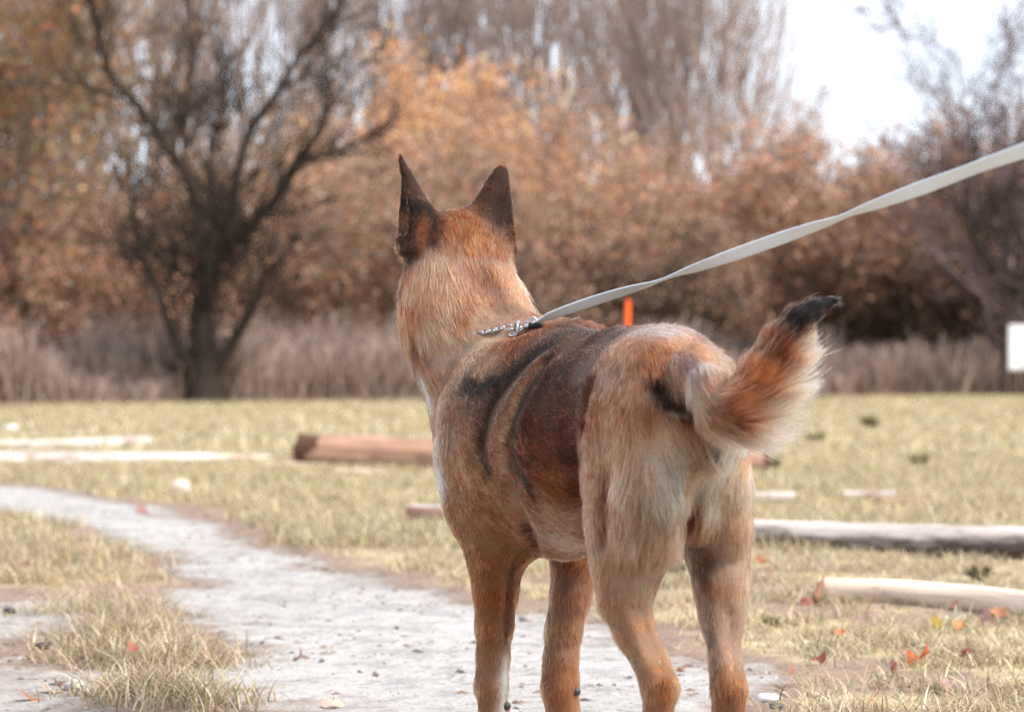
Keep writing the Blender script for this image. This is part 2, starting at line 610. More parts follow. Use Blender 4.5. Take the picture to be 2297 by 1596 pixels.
ARG = dict(
    peach=dict(height=5.4, r0=.08, stems=3, lean=.35, maxlevel=3, up=.10, wander=.10, kids=(9, 6, 4), spread=.65, leaves=2, lsize=.06, lcols=PEACH, ljit=.20, barkm=m_brown_bark, twig_r=.007),
    russet=dict(height=3.6, r0=.06, stems=5, lean=.55, maxlevel=3, up=.05, wander=.14, kids=(7, 5, 4), spread=.8, leaves=1, lsize=.06, lcols=RUSSET + BUFF[:2], ljit=.18, barkm=m_brown_bark, twig_r=.007),
    buff=dict(height=4.0, r0=.06, stems=4, lean=.45, maxlevel=3, up=.06, wander=.13, kids=(8, 5, 4), spread=.75, leaves=1, lsize=.055, lcols=BUFF + RUSSET[:2], ljit=.18, barkm=m_brown_bark, twig_r=.008),
    olive=dict(height=7.0, r0=.10, stems=2, lean=.2, maxlevel=3, up=.12, wander=.10, kids=(12, 6, 4), spread=.7, leaves=1, lsize=.065, lcols=OLIVEL, ljit=.22, barkm=m_brown_bark, twig_r=.007),
    poplar=dict(height=17.0, r0=.16, stems=1, lean=.03, maxlevel=2, up=.20, wander=.045, kids=(46, 8), spread=.5, barkm=m_pale_bark, twig_r=.012),
    dark=dict(height=2.6, r0=.05, stems=6, lean=.6, maxlevel=3, up=.05, wander=.16, kids=(7, 6, 5), spread=.8, leaves=1, lsize=.035, lcols=[(.2, .13, .09), (.30, .20, .13), (.4, .25, .15)], ljit=.15, barkm=m_dark_bark, twig_r=.010),
    web=dict(height=5.6, r0=.08, stems=3, lean=.40, maxlevel=3, up=.10, wander=.10, kids=(9, 7, 5), spread=.62, leaves=1, lsize=.045, lcols=PEACH[3:] + BUFF, ljit=.25, barkm=m_web_bark, twig_r=.007),
    bare=dict(height=6.0, r0=.10, stems=3, lean=.45, maxlevel=3, up=.07, wander=.12, kids=(9, 6, 4), spread=.7, barkm=m_plum_bark, twig_r=.008),
)
PROTO = {k: [make_tree(k + "_tree", 100 + 17 * i + 3 * j, **a) for j in range(3 if k in ("russet", "poplar", "buff") else 2)] for i, (k, a) in enumerate(ARG.items())}
NAMES = dict(peach="autumn_tree", russet="autumn_shrub", buff="bare_shrub", olive="leafy_tree", poplar="poplar_tree", bare="bare_tree", dark="dark_shrub", web="bare_tree")
_used = {k: 0 for k in ARG}
_trs = np.random.default_rng(5)


def nth(i, n):
    """which of n neighbours, counted from the left"""
    return ({2: ("left", "right"), 3: ("leftmost", "middle", "rightmost"), 4: ("leftmost", "second", "third", "rightmost"), 5: ("leftmost", "second", "middle", "fourth", "rightmost")}[n][i]
            + (" one of two" if n == 2 else " of " + {3: "three", 4: "four", 5: "five"}[n]))


def plant(kind, u, d, sc, label, cat, group):
    i = _used[kind]; _used[kind] += 1
    pr = PROTO[kind][i % len(PROTO[kind])]
    rz = _trs.random() * 6.28
    if i < len(PROTO[kind]):
        place(pr, at(u, d), rz, sc); r = pr
    else:
        r = dup(pr, at(u, d), rz, sc)
    r.name = NAMES[kind]
    for ch in r.children:
        ch.name = ch.name.split(".")[0]
    tag(r, label, cat, group)
    return r


# poplars far behind, their bare rods against the sky
for zone, us, d, sc in (
    ("tall bare poplar far behind the leafy trees at left", (-130, -20, 70, 160), 84, 1.0),
    ("tall bare poplar seen through the dark forked tree's branches", (260, 345, 425, 520, 630), 82, 1.0),
    ("tall bare poplar right of the dark forked tree", (745, 850, 940), 88, 1.0),
    ("tall bare poplar above the dog's ears", (1035, 1150, 1240), 86, .98),
    ("tall bare poplar against white sky above the leash clasp", (1330, 1420), 84, .95),
    ("tall poplar with fine twigs left of the open sky", (1480, 1530), 82, .88),
    ("last thin poplar of the row beside the open sky", (1605,), 82, .86),
    ("small faint poplar standing alone at the edge of the open sky", (1700,), 84, .72),
):
    for i, u in enumerate(us):
        plant("poplar", u + _trs.normal(0, 10), d + _trs.normal(0, 3), sc * (.93 + .14 * _trs.random()), zone + (", " + nth(i, len(us)) if len(us) > 1 else ""), "tree", "bare poplars behind the thicket" if len(us) > 1 else None)

for kind, u, d, sc, label in (
    ("olive", -60, 41, 1.05, "tall tree with olive and orange leaves cut by the left edge"),
    ("olive", 90, 43, 1.1, "tall rusty leaved tree second from the left edge"),
    ("olive", 205, 47, .95, "thin olive leaved tree behind the dark forked tree's left limbs"),
    ("peach", 1040, 52, 1.12, "bright peach leaved tree straight above the dog's ears"),
    ("peach", 860, 50, 1.10, "tall peach leaved tree between the forked tree and the dog's left ear"),
    ("peach", 1190, 55, 1.02, "peach leaved tree behind the dog's right ear"),
    ("peach", 720, 55, .9, "pale orange tree behind the right limbs of the dark forked tree"),
    ("peach", 1330, 56, .82, "orange tree right of the dog's ears, above the leash"),
    ("peach", 1700, 58, .66, "low orange crowned tree just left of the open sky"),
):
    plant(kind, u, d, sc, label, "tree", None)

for kind, us, d, sc, label, grp in (
    ("buff", (20, 140, 250), 44, .95, "brown thicket shrub at the left behind the dry reeds", "thicket shrubs at the left"),
    ("russet", (-70, 75, 190, 320), 42, .72, "low russet shrub among the reeds left of the dark forked tree", "low russet shrubs at the left"),
    ("buff", (360, 470, 580), 46, .98, "grey brown shrub directly behind the dark forked tree", "shrubs behind the forked tree"),
    ("russet", (620, 700, 800), 44, .85, "russet shrub between the dark forked tree and the dog's head", "russet shrubs left of the dog's head"),
    ("buff", (880, 990), 45, .95, "brown shrub close behind the dog's left ear", "shrubs behind the dog's head"),
    ("russet", (1150, 1230), 47, .95, "russet shrub behind the dog's right ear and neck", "russet shrubs right of the dog's head"),
    ("russet", (1320, 1400, 1480), 50, 1.05, "russet shrub above the orange post", "russet shrubs above the orange post"),
    ("russet", (1570, 1650), 52, 1.18, "tall russet shrub behind the middle of the leash", "russet shrubs behind the leash"),
    ("russet", (1740, 1830), 52, 1.34, "russet shrub under the left end of the open sky", "russet shrubs under the sky gap"),
    ("buff", (1300, 1390, 1490), 48, .8, "low brown shrub beneath the leash behind the dog's back", "low shrubs beneath the leash"),
    ("buff", (1610, 1720, 1830), 49, .82, "low brown shrub behind the raised tail", "low shrubs behind the tail"),
    ("buff", (1920, 2010, 2100), 51, 1.2, "brown hedge shrub under the open sky at the right", "hedge shrubs at the right"),
    ("russet", (1960, 2060, 2180), 53, 1.3, "russet hedge shrub right of the raised tail", "russet hedge shrubs at the right"),
    ("buff", (2200, 2300, 2390), 50, 1.15, "brown shrub by the right edge behind the leaning trunk", "shrubs by the right edge"),
    ("russet", (2250, 2360), 55, 1.0, "russet shrub at the right edge behind the plum coloured tree", "russet shrubs at the right edge"),
):
    for i, u in enumerate(us):
        plant(kind, u + _trs.normal(0, 14), d + _trs.normal(0, 1.2), sc * (.92 + .16 * _trs.random()), label + ", " + nth(i, len(us)), "shrub", grp)

for u, d, sc, label in (
    (1110, 43, .9, "dark leafless shrub right behind the dog's neck"),
    (1440, 46, 1.15, "dark tangled shrub just above the orange post and leash"),
    (1990, 51, .8, "dark leafless shrub between the tail tip and the right edge"),
    (2130, 50, .9, "dark shrub left of the leaning trunk"),
    (660, 41, .55, "low dark shrub in the reeds right of the forked tree"),
    (850, 40, .5, "low dark shrub in the reeds left of the dog's throat"),
    (250, 42, .7, "dark shrub left of the forked tree's trunk"),
    (40, 41, .75, "dark shrub at the left edge behind the reeds"),
):
    plant("dark", u, d, sc, label, "shrub", None)
for u, d, sc, label in (
    (800, 46, .95, "bare brown tree halfway between forked tree and dog"),
    (1285, 49, 1.0, "bare brown tree above the place where the leash starts"),
    (1470, 52, 1.0, "bare brown tree above the orange post"),
    (1825, 56, 1.05, "low bare tree under the left part of the open sky"),
    (2070, 56, .95, "low bare tree in the hedge under the open sky"),
):
    plant("web", u, d, sc, label, "tree", None)
plant("bare", 2265, 46, 1.12, "tall bare plum coloured tree reaching into the sky at the right edge", "tree", None)
for kind, us, d, sc, label in (
    ("buff", (-620, -500, -380, -260, -170), 43, .95, "brown shrub beyond the left edge of the picture"),
    ("buff", (2480, 2600, 2720, 2840, 2960), 51, 1.1, "brown shrub beyond the right edge of the picture"),
):
    for i, u in enumerate(us):
        plant(kind, u, d, sc, label + ", " + nth(i, 5), "shrub", label.replace("shrub", "shrubs"))
for i, u in enumerate((-560, -340, -200)):
    plant("olive", u, 44, 1.0, "leafy tree beyond the left edge of the picture, " + nth(i, 3), "tree", "leafy trees beyond the left edge")
plant("bare", 2400, 45, 1.1, "bare tree just beyond the right edge of the picture", "tree", None)
for k, lst in PROTO.items():
    for o in lst[_used[k]:]:
        for ch in list(o.children): bpy.data.objects.remove(ch)
        bpy.data.objects.remove(o)


# the dark forked tree, limb by limb
def forked_tree():
    d0 = 35.5
    rs = np.random.default_rng(3)
    t = Tree(rs)
    root = bpy.data.objects.new("forked_tree", None); COL.objects.link(root)
    base = np.array(at(457, d0))
    root.location = base

    def limb(pts, w0, w1, kids, klen, depth):
        q = [np.array(P(u, v, d0 + dd)) - base for (u, v), dd in zip(pts, np.linspace(depth[0], depth[1], len(pts)))]
        # smooth the polyline, with small knees
        fine = []
        for i in range(len(q) - 1):
            p0, p1, p2, p3 = q[max(i - 1, 0)], q[i], q[i + 1], q[min(i + 2, len(q) - 1)]
            for s in np.linspace(0, 1, 4, endpoint=False):
                fine.append(.5 * ((2 * p1) + (p2 - p0) * s + (2 * p0 - 5 * p1 + 4 * p2 - p3) * s * s + (3 * p1 - p0 - 3 * p2 + p3) * s ** 3))
        fine.append(q[-1])
        n = len(fine)
        for i in range(n - 1):
            ra, rb = (w0 + (w1 - w0) * k / (n - 1) for k in (i, i + 1))
            t.limbs.append((*fine[i], *fine[i + 1], ra, rb))
        for _ in range(kids):
            i = rs.integers(int(n * .2), n - 1)
            d = fine[i + 1] - fine[i] if i + 1 < n else fine[i] - fine[i - 1]
            d /= np.linalg.norm(d)
            ax = rs.normal(0, 1, 3); ax -= d * ax.dot(d); ax /= np.linalg.norm(ax)
            sp = .35 + .5 * rs.random()
            t.branch(fine[i], d * math.cos(sp) + ax * math.sin(sp), klen * (.5 + .8 * rs.random()), .018, 2, 3, .08, .12, (0, 0, 6), .6, .009)

    limb([(457, 915), (459, 860), (462, 806), (448, 730), (466, 640), (470, 560)], .27, .13, 26, 1.0, (0, 0))
    limb([(457, 912), (458, 880), (456, 850)], .31, .24, 0, 1.0, (0, 0))
    limb([(452, 880), (424, 818), (384, 738), (352, 650), (300, 560)], .12, .03, 16, .9, (0, -.5))
    limb([(468, 850), (520, 772), (556, 705), (590, 640), (640, 560)], .12, .03, 16, .9, (0, -.4))
    limb([(468, 590), (430, 418), (384, 342), (311, 239), (251, 173), (227, 101), (205, 0), (190, -90)], .10, .028, 40, 1.1, (0, -1.0))
    limb([(430, 418), (412, 330), (420, 230), (428, 120), (430, -40)], .05, .02, 22, .9, (-.2, .3))
    limb([(474, 600), (510, 500), (538, 370), (561, 293), (621, 209), (669, 131), (741, 42), (800, -60)], .10, .022, 40, 1.1, (0, .8))
    limb([(476, 590), (540, 524), (609, 460), (663, 364), (711, 299), (749, 215)], .12, .026, 34, 1.0, (0, -.8))
    limb([(655, 375), (715, 355), (770, 335), (826, 308), (880, 260)], .04, .015, 14, .7, (-.6, -1.1))
    limb([(465, 640), (330, 560), (300, 460), (290, 350)], .05, .02, 22, .9, (0, .9))
    limb([(470, 620), (480, 480), (470, 360), (500, 240), (520, 120)], .05, .02, 26, .9, (0, .6))
    # shoots crowding round the crotch
    for _ in range(115):
        p = np.array(P(465 + rs.normal(0, 85), 630 + rs.normal(0, 60), d0 + rs.normal(0, .4))) - base
        d = np.array((rs.normal(0, .6), rs.normal(0, .4), 1.0)); d /= np.linalg.norm(d)
        t.branch(p, d, .8 + .5 * rs.random(), .014, 2, 3, .04, .14, (0, 0, 4), .6, .009)
    v, f = tubes(t.limbs, 8); link("trunk", new_mesh("trunk", v, f, m_dark_bark), root)
    v, f = tubes(t.twigs, 3); link("branches", new_mesh("branches", v, f, m_dark_bark, False), root)
    tag(root, "dark forked tree with several stems at the far edge of the grass", "tree")


forked_tree()


def leaning_tree():
    d0 = 45.0
    rs = np.random.default_rng(8)
    t = Tree(rs)
    root = bpy.data.objects.new("leaning_tree", None); COL.objects.link(root)
    base = np.array(at(2380, d0)); root.location = base
    pts = [P(u, v, d0) - base for u, v in ((2390, 900), (2345, 730), (2290, 660), (2235, 610), (2195, 560), (2170, 480), (2165, 400))]
    for i in range(len(pts) - 1):
        ra, rb = .17 - .022 * i, .17 - .022 * (i + 1)
        t.limbs.append((*pts[i], *pts[i + 1], ra, rb))
        for _ in range(5):
            s = rs.random()
            d = np.array((rs.normal(0, .6), rs.normal(0, .4), .8)); d /= np.linalg.norm(d)
            t.branch(pts[i] + (pts[i + 1] - pts[i]) * s, d, 1.2, .03, 1, 3, .08, .12, (0, 6, 4), .6, .008)
    v, f = tubes(t.limbs, 8); link("trunk", new_mesh("trunk", v, f, m_dark_bark), root)
    v, f = tubes(t.twigs, 3); link("branches", new_mesh("branches", v, f, m_dark_bark, False), root)
    tag(root, "dark trunk leaning into the picture from the right edge above the white sheet", "tree")


leaning_tree()
# slender dark stem in front of the white sheet
rs_ = np.random.default_rng(12); t_ = Tree(rs_)
t_.branch(np.array((0, 0, -.1)), np.array((.03, 0, 1.0)), 3.6, .085, 0, 3, .05, .06, (8, 5, 3), .6, .008)
r_ = bpy.data.objects.new("slender_tree", None); COL.objects.link(r_); r_.location = at(2248, 43.5)
v, f = tubes(t_.limbs, 6); link("trunk", new_mesh("trunk", v, f, m_dark_bark), r_)
v, f = tubes(t_.twigs, 3); link("branches", new_mesh("branches", v, f, m_dark_bark, False), r_)
tag(r_, "slender dark stem standing in the reeds beside the white sheet at the right", "tree")


# the rest of the wood: a mass of twigs and clinging leaves nobody could count
def far_wood():
    rs = np.random.default_rng(21)
    n = 24000
    x = rs.uniform(-26, 26, n); dep = rs.uniform(58, 70, n)
    u = x / dep * FPX + U0
    top = np.interp(u, (-300, 300, 900, 1300, 1700, 1800, 1950, 2300, 2600), (4.6, 4.4, 4.6, 4.6, 4.8, 4.8, 4.6, 4.8, 5.0)) * (.85 + .3 * vnoise(np.column_stack([x, dep]), .7, 3))
    z = rs.random(n) ** .9 * top
    d = np.column_stack([rs.normal(0, .35, n), rs.normal(0, .3, n), rs.uniform(.3, 1.0, n)]); d /= np.linalg.norm(d, axis=1)[:, None]
    ln = rs.uniform(.4, 1.3, n)
    p = np.column_stack([x, dep, z])
    v1, f1 = tubes(np.column_stack([p, p + d * ln[:, None], np.full(n, .012), np.full(n, .006)]), 3)
    m = 38000
    k = rs.integers(0, n, m)
    c = p[k] + rs.normal(0, .25, (m, 3)); c[:, 2] = np.abs(c[:, 2])
    a = rs.normal(0, 1, (m, 3)); a /= np.linalg.norm(a, axis=1)[:, None]
    b = np.cross(a, rs.normal(0, 1, (m, 3))); b /= np.linalg.norm(b, axis=1)[:, None]
    s = rs.uniform(.06, .13, m)[:, None]
    v2 = np.stack([c - a * s, c + b * s * .6, c + a * s, c - b * s * .6], 1).reshape(-1, 3)
    f2 = np.arange(m * 4).reshape(m, 4) + len(v1)
    me = new_mesh("far_wood", np.concatenate([v1, v2]), np.concatenate([f1, f2]), m_leaf, False)
    bcol = np.array((.15, .105, .085))
    pal = np.array(BUFF + RUSSET)
    lc = pal[rs.integers(0, len(pal), m)] * np.exp(rs.normal(0, .2, m))[:, None]
    set_color(me, np.concatenate([np.tile(bcol, (len(v1), 1)), np.repeat(lc, 4, 0)]))
    tag(link("far_wood", me), kind="stuff")


far_wood()


def reeds():
    rs = np.random.default_rng(31)
    n = 60000
    u = rs.uniform(-1000, 3300, n)
    d0 = np.interp(u, (-300, 100, 1148, 2297, 2600), (32.8, 33.9, 38.8, 45.0, 46.8))
    y = d0 + rs.random(n) ** 1.2 * 5.0
    x = (u - U0) / FPX * y
    h = np.interp(u, (-300, 1000, 1300, 1800, 2300), (1.05, 1.1, 1.0, 1.1, 1.1)) * rs.uniform(.45, 1.1, n) * (.25 + 1.1 * vnoise(np.column_stack([x, y]), .9, 5) ** 1.3)
    az = rs.random(n) * 6.283
    ln = h * rs.normal(0, .38, n)
    p0 = np.column_stack([x, y, np.full(n, -.02)])
    w = rs.uniform(.010, .024, n)
    sd = np.column_stack([np.cos(az), np.sin(az), np.zeros(n)]) * w[:, None]
    tip = p0 + np.column_stack([np.cos(az * 1.7) * ln, np.sin(az * 1.7) * ln, h])
    mid = (p0 + tip) / 2 + np.column_stack([np.zeros(n), np.zeros(n), h * .08])
    v = np.stack([p0 - sd, p0 + sd, mid - sd * .9, mid + sd * .9, tip - sd * .5, tip + sd * .5], 1).reshape(-1, 3)
    b = np.arange(n)[:, None] * 6
    f = np.concatenate([b + np.array((0, 1, 3, 2)), b + np.array((2, 3, 5, 4))])
    me = new_mesh("dry_reeds", v, f, m_leaf, False)
    pal = np.array([(.34, .245, .205), (.40, .295, .245), (.275, .19, .155), (.45, .35, .295), (.24, .16, .125)])
    c = pal[rs.integers(0, len(pal), n)] * np.exp(rs.normal(0, .18, n))[:, None]
    set_color(me, np.clip(np.repeat(c, 6, 0), .01, .8))
    tag(link("dry_reeds", me), kind="stuff")


reeds()
# ------------------------------------------------------------------ the dog
TH = R(23)
DF = np.array((-math.sin(TH), math.cos(TH), 0.0))     # the dog's forward
DL = np.array((-math.cos(TH), -math.sin(TH), 0.0))    # the dog's left
HIP = P(1500, 800, 3.0) * np.array((1, 1, 0))


def D(a, l, z):
    return HIP + a * DF + l * DL + np.array((0, 0, z))


UPV = np.array((0.0, 0.0, 1.0))
PRIMS = []      # dicts: A, B, radii, lateral axis, group, flow, fur length


def seg(A, B, ra, rb, S=None, grp="body", flow=None, fur=0.02, k=0.03, cap=None):
    A, B = np.asarray(A, float), np.asarray(B, float)
    ra = (ra, ra) if np.isscalar(ra) else ra
    rb = (rb, rb) if np.isscalar(rb) else rb
    ax = B - A
    n = np.linalg.norm(ax)
    ax = ax / max(n, 1e-9)
    S = DL if S is None else np.asarray(S, float)
    S = S - ax * S.dot(ax)
    S /= np.linalg.norm(S)
    T = np.cross(ax, S)
    PRIMS.append(dict(A=A, B=B, n=n, ax=ax, S=S, T=T, ra=ra, rb=rb, grp=grp, fur=fur, k=k, cap=cap,
                      flow=ax if flow is None else np.asarray(flow, float)))


def chain(pts, S=None, grp="body", fur=0.02, k=0.03, flowadd=None):
    for (A, ra), (B, rb) in zip(pts[:-1], pts[1:]):
        fl = None
        if flowadd is not None:
            ax = np.asarray(B) - np.asarray(A)
            fl = ax / np.linalg.norm(ax) + np.asarray(flowadd)
        seg(A, B, ra, rb, S, grp, fl, fur, k)


def pxchain(pts, **kw):
    """(u, v, depth, radius in photograph pixels)"""
    chain([(P(u, v, d), r * d / FPX) for u, v, d, r in pts], **kw)


def prim_dist(p, X):
    rel = X - p["A"]
    t = rel @ p["ax"]
    tt = np.clip(t / max(p["n"], 1e-9), 0, 1)
    over = t - tt * p["n"]
    s, u = rel @ p["S"], rel @ p["T"]
    rs = p["ra"][0] + (p["rb"][0] - p["ra"][0]) * tt
    ru = p["ra"][1] + (p["rb"][1] - p["ra"][1]) * tt
    rc = np.minimum(rs, ru) if p["cap"] is None else p["cap"]
    k0 = np.sqrt((s / rs) ** 2 + (u / ru) ** 2 + (over / rc) ** 2) + 1e-9
    k1 = np.sqrt((s / rs ** 2) ** 2 + (u / ru ** 2) ** 2 + (over / rc ** 2) ** 2) + 1e-9
    return k0 * (k0 - 1.0) / k1


# trunk, chest to rump (flow runs backwards and down)
trunk = [(.565, .485, .055, .080), (.50, .470, .088, .135), (.42, .457, .104, .150), (.32, .455, .100, .146),
         (.22, .468, .094, .128), (.12, .487, .080, .104), (.03, .505, .076, .082), (-.04, .503, .066, .072), (-.09, .490, .048, .056)]
chain([(D(a, 0, z), (rs, ru)) for a, z, rs, ru in trunk], fur=.015, k=.05, flowadd=(0, 0, -.45))
# croup hump that stands highest
seg(P(1405, 815, 3.12), P(1500, 820, 3.00), 60 * 3.0 / FPX, 74 * 3.0 / FPX, fur=.013, k=.05)
# withers
seg(P(1215, 790, 3.46), P(1320, 790, 3.34), 62 * 3.4 / FPX, 54 * 3.4 / FPX, fur=.022, k=.05)

# neck and head
pxchain([(1028, 600, 3.58, 95), (1036, 700, 3.56, 104), (1092, 805, 3.50, 104)], fur=.024, k=.05)
pxchain([(990, 640, 3.57, 74), (1008, 720, 3.55, 78), (1036, 800, 3.53, 76), (1074, 880, 3.52, 80)], fur=.024, k=.05)
pxchain([(1076, 620, 3.58, 60), (1104, 700, 3.55, 54), (1176, 782, 3.48, 50)], fur=.022, k=.05)
pxchain([(1058, 850, 3.52, 76), (1080, 950, 3.50, 76), (1092, 1050, 3.49, 74)], fur=.018, k=.05)
HF = np.array((-.36, .90, -.12)); HF /= np.linalg.norm(HF)            # where the head looks: away, to the left
HS = np.cross(UPV, HF); HS /= np.linalg.norm(HS)                        # its left
HU = np.cross(HF, HS)
SK = P(1037, 552, 3.60)
HEADFLOW = -HF * .9 - HU * .5
seg(SK - HF * .01, SK + HF * .05, (.070, .054), (.060, .050), S=HS, fur=.014, flow=HEADFLOW, k=.03)
seg(SK + HF * .03 - HU * .030, SK + HF * .085 - HU * .034, (.062, .050), (.048, .042), S=HS, fur=.012, flow=HEADFLOW, k=.03)
seg(SK + HF * .08 - HU * .036, SK + HF * .185 - HU * .050, (.036, .034), (.023, .022), S=HS, fur=.007, flow=HEADFLOW, k=.03)
# ears: tall pricked shells, (u, v, half width in photograph pixels) from the base up
EARS = []


def ear(rows, d, opening, side_r, deep):
    """rows of the seen outline; side_r: half size across the line of sight, deep: how far the hollow bites in"""
    o = np.asarray(opening, float); o /= np.linalg.norm(o)
    cs = np.array([P(u, v, d + dd) for u, v, w, dd in rows])
    ws = np.array([w * d / FPX for u, v, w, dd in rows])
    EARS.append((cs, ws, np.array(side_r), o, deep))
    ax = (cs[-1] - cs[0]) / np.linalg.norm(cs[-1] - cs[0])
    PRIMS.append(dict(A=cs[0], B=cs[-1], n=np.linalg.norm(cs[-1] - cs[0]), ax=ax, S=np.array((1.0, 0, 0)), T=np.array((0, 1.0, 0)), ra=(ws[0], side_r[0]), rb=(ws[-1], side_r[-1]),
                      grp="ear", fur=.009, k=.010, cap=.006, flow=ax))


def ear_dist(cs, ws, sr, X, push=0.0, o=None, kw=1.0, ks=1.0):
    z = cs[:, 2]
    t = np.clip(X[:, 2], z[0], z[-1])
    # rounded interpolation of the outline rows by height
    zz = np.linspace(z[0], z[-1], 90)
    ker = np.ones(9) / 9

    def prof(q):
        y = np.interp(zz, z, q)
        y2 = np.convolve(np.pad(y, 4, mode="edge"), ker, "valid")
        return np.interp(t, zz, y2)
    cx, cy, w, r_ = prof(cs[:, 0]), prof(cs[:, 1]), prof(ws), prof(sr)
    if o is not None:
        h = abs(o[0]) * w + abs(o[1]) * r_
        cx, cy = cx + o[0] * h * push, cy + o[1] * h * push
    w, r_ = np.maximum(w * kw, .0012), np.maximum(r_ * ks, .0012)
    dx, dy, dz = X[:, 0] - cx, X[:, 1] - cy, X[:, 2] - t
    k0 = np.sqrt((dx / w) ** 2 + (dy / r_) ** 2) + 1e-9
    k1 = np.sqrt((dx / w ** 2) ** 2 + (dy / r_ ** 2) ** 2) + 1e-9
    d2 = k0 * (k0 - 1) / k1
    return np.where(np.abs(dz) > 1e-6, np.hypot(np.maximum(d2, 0), dz), d2)


ear([(938, 570, 46, 0), (935, 535, 49, 0), (935, 490, 47, 0), (931, 460, 39, 0), (924, 435, 29, .002), (911, 390, 14, .005), (898, 350, 4, .008)], 3.575, (-.93, -.36, .08),
    (.032, .031, .029, .025, .020, .011, .004), .55)
ear([(1106, 560, 40, 0), (1104, 520, 47, 0), (1102, 475, 49, 0), (1108, 440, 39, 0), (1117, 402, 26, .004), (1125, 376, 14, .008)], 3.590, (.25, .95, .1),
    (.016, .015, .014, .011, .008, .006), .9)

# left fore leg: shoulder blade, upper arm, forearm, pastern, paw
def legpx(pts, fur, k=.025, **kw):
    pxchain([(u, v, d, r * (.92 if v > 1230 else 1)) for u, v, d, r in pts], fur=fur, k=k, **kw)


legpx([(1150, 830, 3.43, 60), (1098, 930, 3.42, 84), (1080, 1040, 3.42, 82), (1096, 1140, 3.40, 78), (1112, 1215, 3.38, 60)], .011, k=.04)
legpx([(1112, 1215, 3.38, 58), (1111, 1270, 3.38, 53), (1112, 1330, 3.38, 44), (1109, 1400, 3.38, 37), (1106, 1470, 3.38, 31),
       (1102, 1535, 3.38, 31), (1108, 1600, 3.385, 27), (1107, 1655, 3.385, 31)], .0125)
legpx([(1107, 1655, 3.39, 30), (1100, 1690, 3.42, 32), (1094, 1697, 3.455, 28)], .007)
# right fore leg
legpx([(1270, 1000, 3.50, 90), (1285, 1120, 3.49, 80), (1293, 1200, 3.46, 58)], .011, k=.04)
legpx([(1293, 1200, 3.46, 55), (1287, 1270, 3.46, 46), (1279, 1340, 3.46, 41), (1264, 1410, 3.46, 36), (1258, 1480, 3.46, 34),
       (1256, 1540, 3.46, 36), (1264, 1600, 3.465, 31), (1263, 1645, 3.465, 33)], .0125)
legpx([(1263, 1645, 3.47, 31), (1255, 1672, 3.50, 33), (1249, 1679, 3.535, 29)], .007)
# dew pad bump behind each wrist and the point of the elbow
seg(P(1150, 1215, 3.36), P(1130, 1235, 3.37), .022, .020, fur=.012)

# hind legs. the thigh is deep fore and aft, its shin runs back to the hock
def thigh(pts, fur):
    chain([(P(u, v, d), (rl, rf)) for u, v, d, rl, rf in pts], S=DL, fur=fur, k=.035)


thigh([(1434, 860, 2.99, .042, .076), (1430, 960, 2.97, .048, .088), (1427, 1080, 2.96, .049, .086), (1419, 1190, 2.96, .044, .070), (1406, 1270, 2.96, .035, .048)], .013)
legpx([(1402, 1275, 2.95, 66), (1400, 1345, 2.94, 49), (1426, 1420, 2.92, 35), (1458, 1480, 2.90, 28), (1476, 1535, 2.88, 31)], .0135, k=.03)
legpx([(1470, 1505, 2.885, 26), (1481, 1540, 2.88, 31), (1477, 1600, 2.885, 27), (1474, 1700, 2.89, 26), (1470, 1790, 2.90, 30)], .012, k=.02)
legpx([(1470, 1795, 2.905, 31), (1462, 1832, 2.95, 33), (1456, 1836, 2.985, 29)], .007, k=.02)
thigh([(1566, 870, 3.05, .030, .064), (1579, 960, 3.04, .032, .072), (1590, 1080, 3.03, .035, .070), (1599, 1180, 3.03, .034, .058), (1609, 1260, 3.03, .029, .042)], .013)
legpx([(1613, 1260, 3.02, 57), (1619, 1330, 3.01, 50), (1620, 1400, 3.00, 35), (1626, 1475, 2.98, 25), (1634, 1540, 2.965, 31)], .0135, k=.03)
legpx([(1630, 1505, 2.97, 26), (1636, 1545, 2.965, 31), (1634, 1600, 2.97, 29), (1630, 1690, 2.975, 27), (1626, 1760, 2.98, 30)], .012, k=.02)
legpx([(1626, 1765, 2.985, 31), (1618, 1800, 3.03, 33), (1612, 1806, 3.065, 29)], .007, k=.02)
# seat between the thighs, and the fold under the tail
seg(P(1525, 930, 2.96), P(1545, 1110, 2.98), (.048, .04), (.036, .04), fur=.018, flow=(0, 0, -1), k=.03)
seg(P(1550, 1120, 2.97), P(1556, 1170, 2.97), .022, .018, fur=.012, flow=(0, 0, -1), k=.02)

# tail: rises from the croup towards the camera, drops, then sweeps up to the right
pxchain([(1500, 862, 2.99, 40), (1522, 832, 2.94, 42), (1560, 828, 2.88, 43), (1590, 868, 2.84, 43), (1613, 918, 2.82, 45), (1658, 912, 2.80, 50), (1704, 852, 2.80, 48),
         (1746, 783, 2.80, 42), (1782, 735, 2.81, 32), (1818, 700, 2.82, 18), (1850, 682, 2.83, 8), (1868, 675, 2.83, 3)], grp="tail", fur=.045, k=.016)

# ---- implicit field on a grid
VOX = 0.0036
_ends = np.array([e for p in PRIMS for e in (p["A"], p["B"])])
_rmax = np.array([max(p["ra"] + p["rb"]) for p in PRIMS for _ in (0, 1)])
LO = (_ends - _rmax[:, None]).min(0) - .02
HI = (_ends + _rmax[:, None]).max(0) + .02
LO[2] = max(LO[2], -.012)
NG = np.ceil((HI - LO) / VOX).astype(int) + 1
AXS = [LO[i] + np.arange(NG[i]) * VOX for i in range(3)]


def smin(a, b, k):
    h = np.maximum(k - np.abs(a - b), 0) / k
    return np.minimum(a, b) - h * h * k * .25


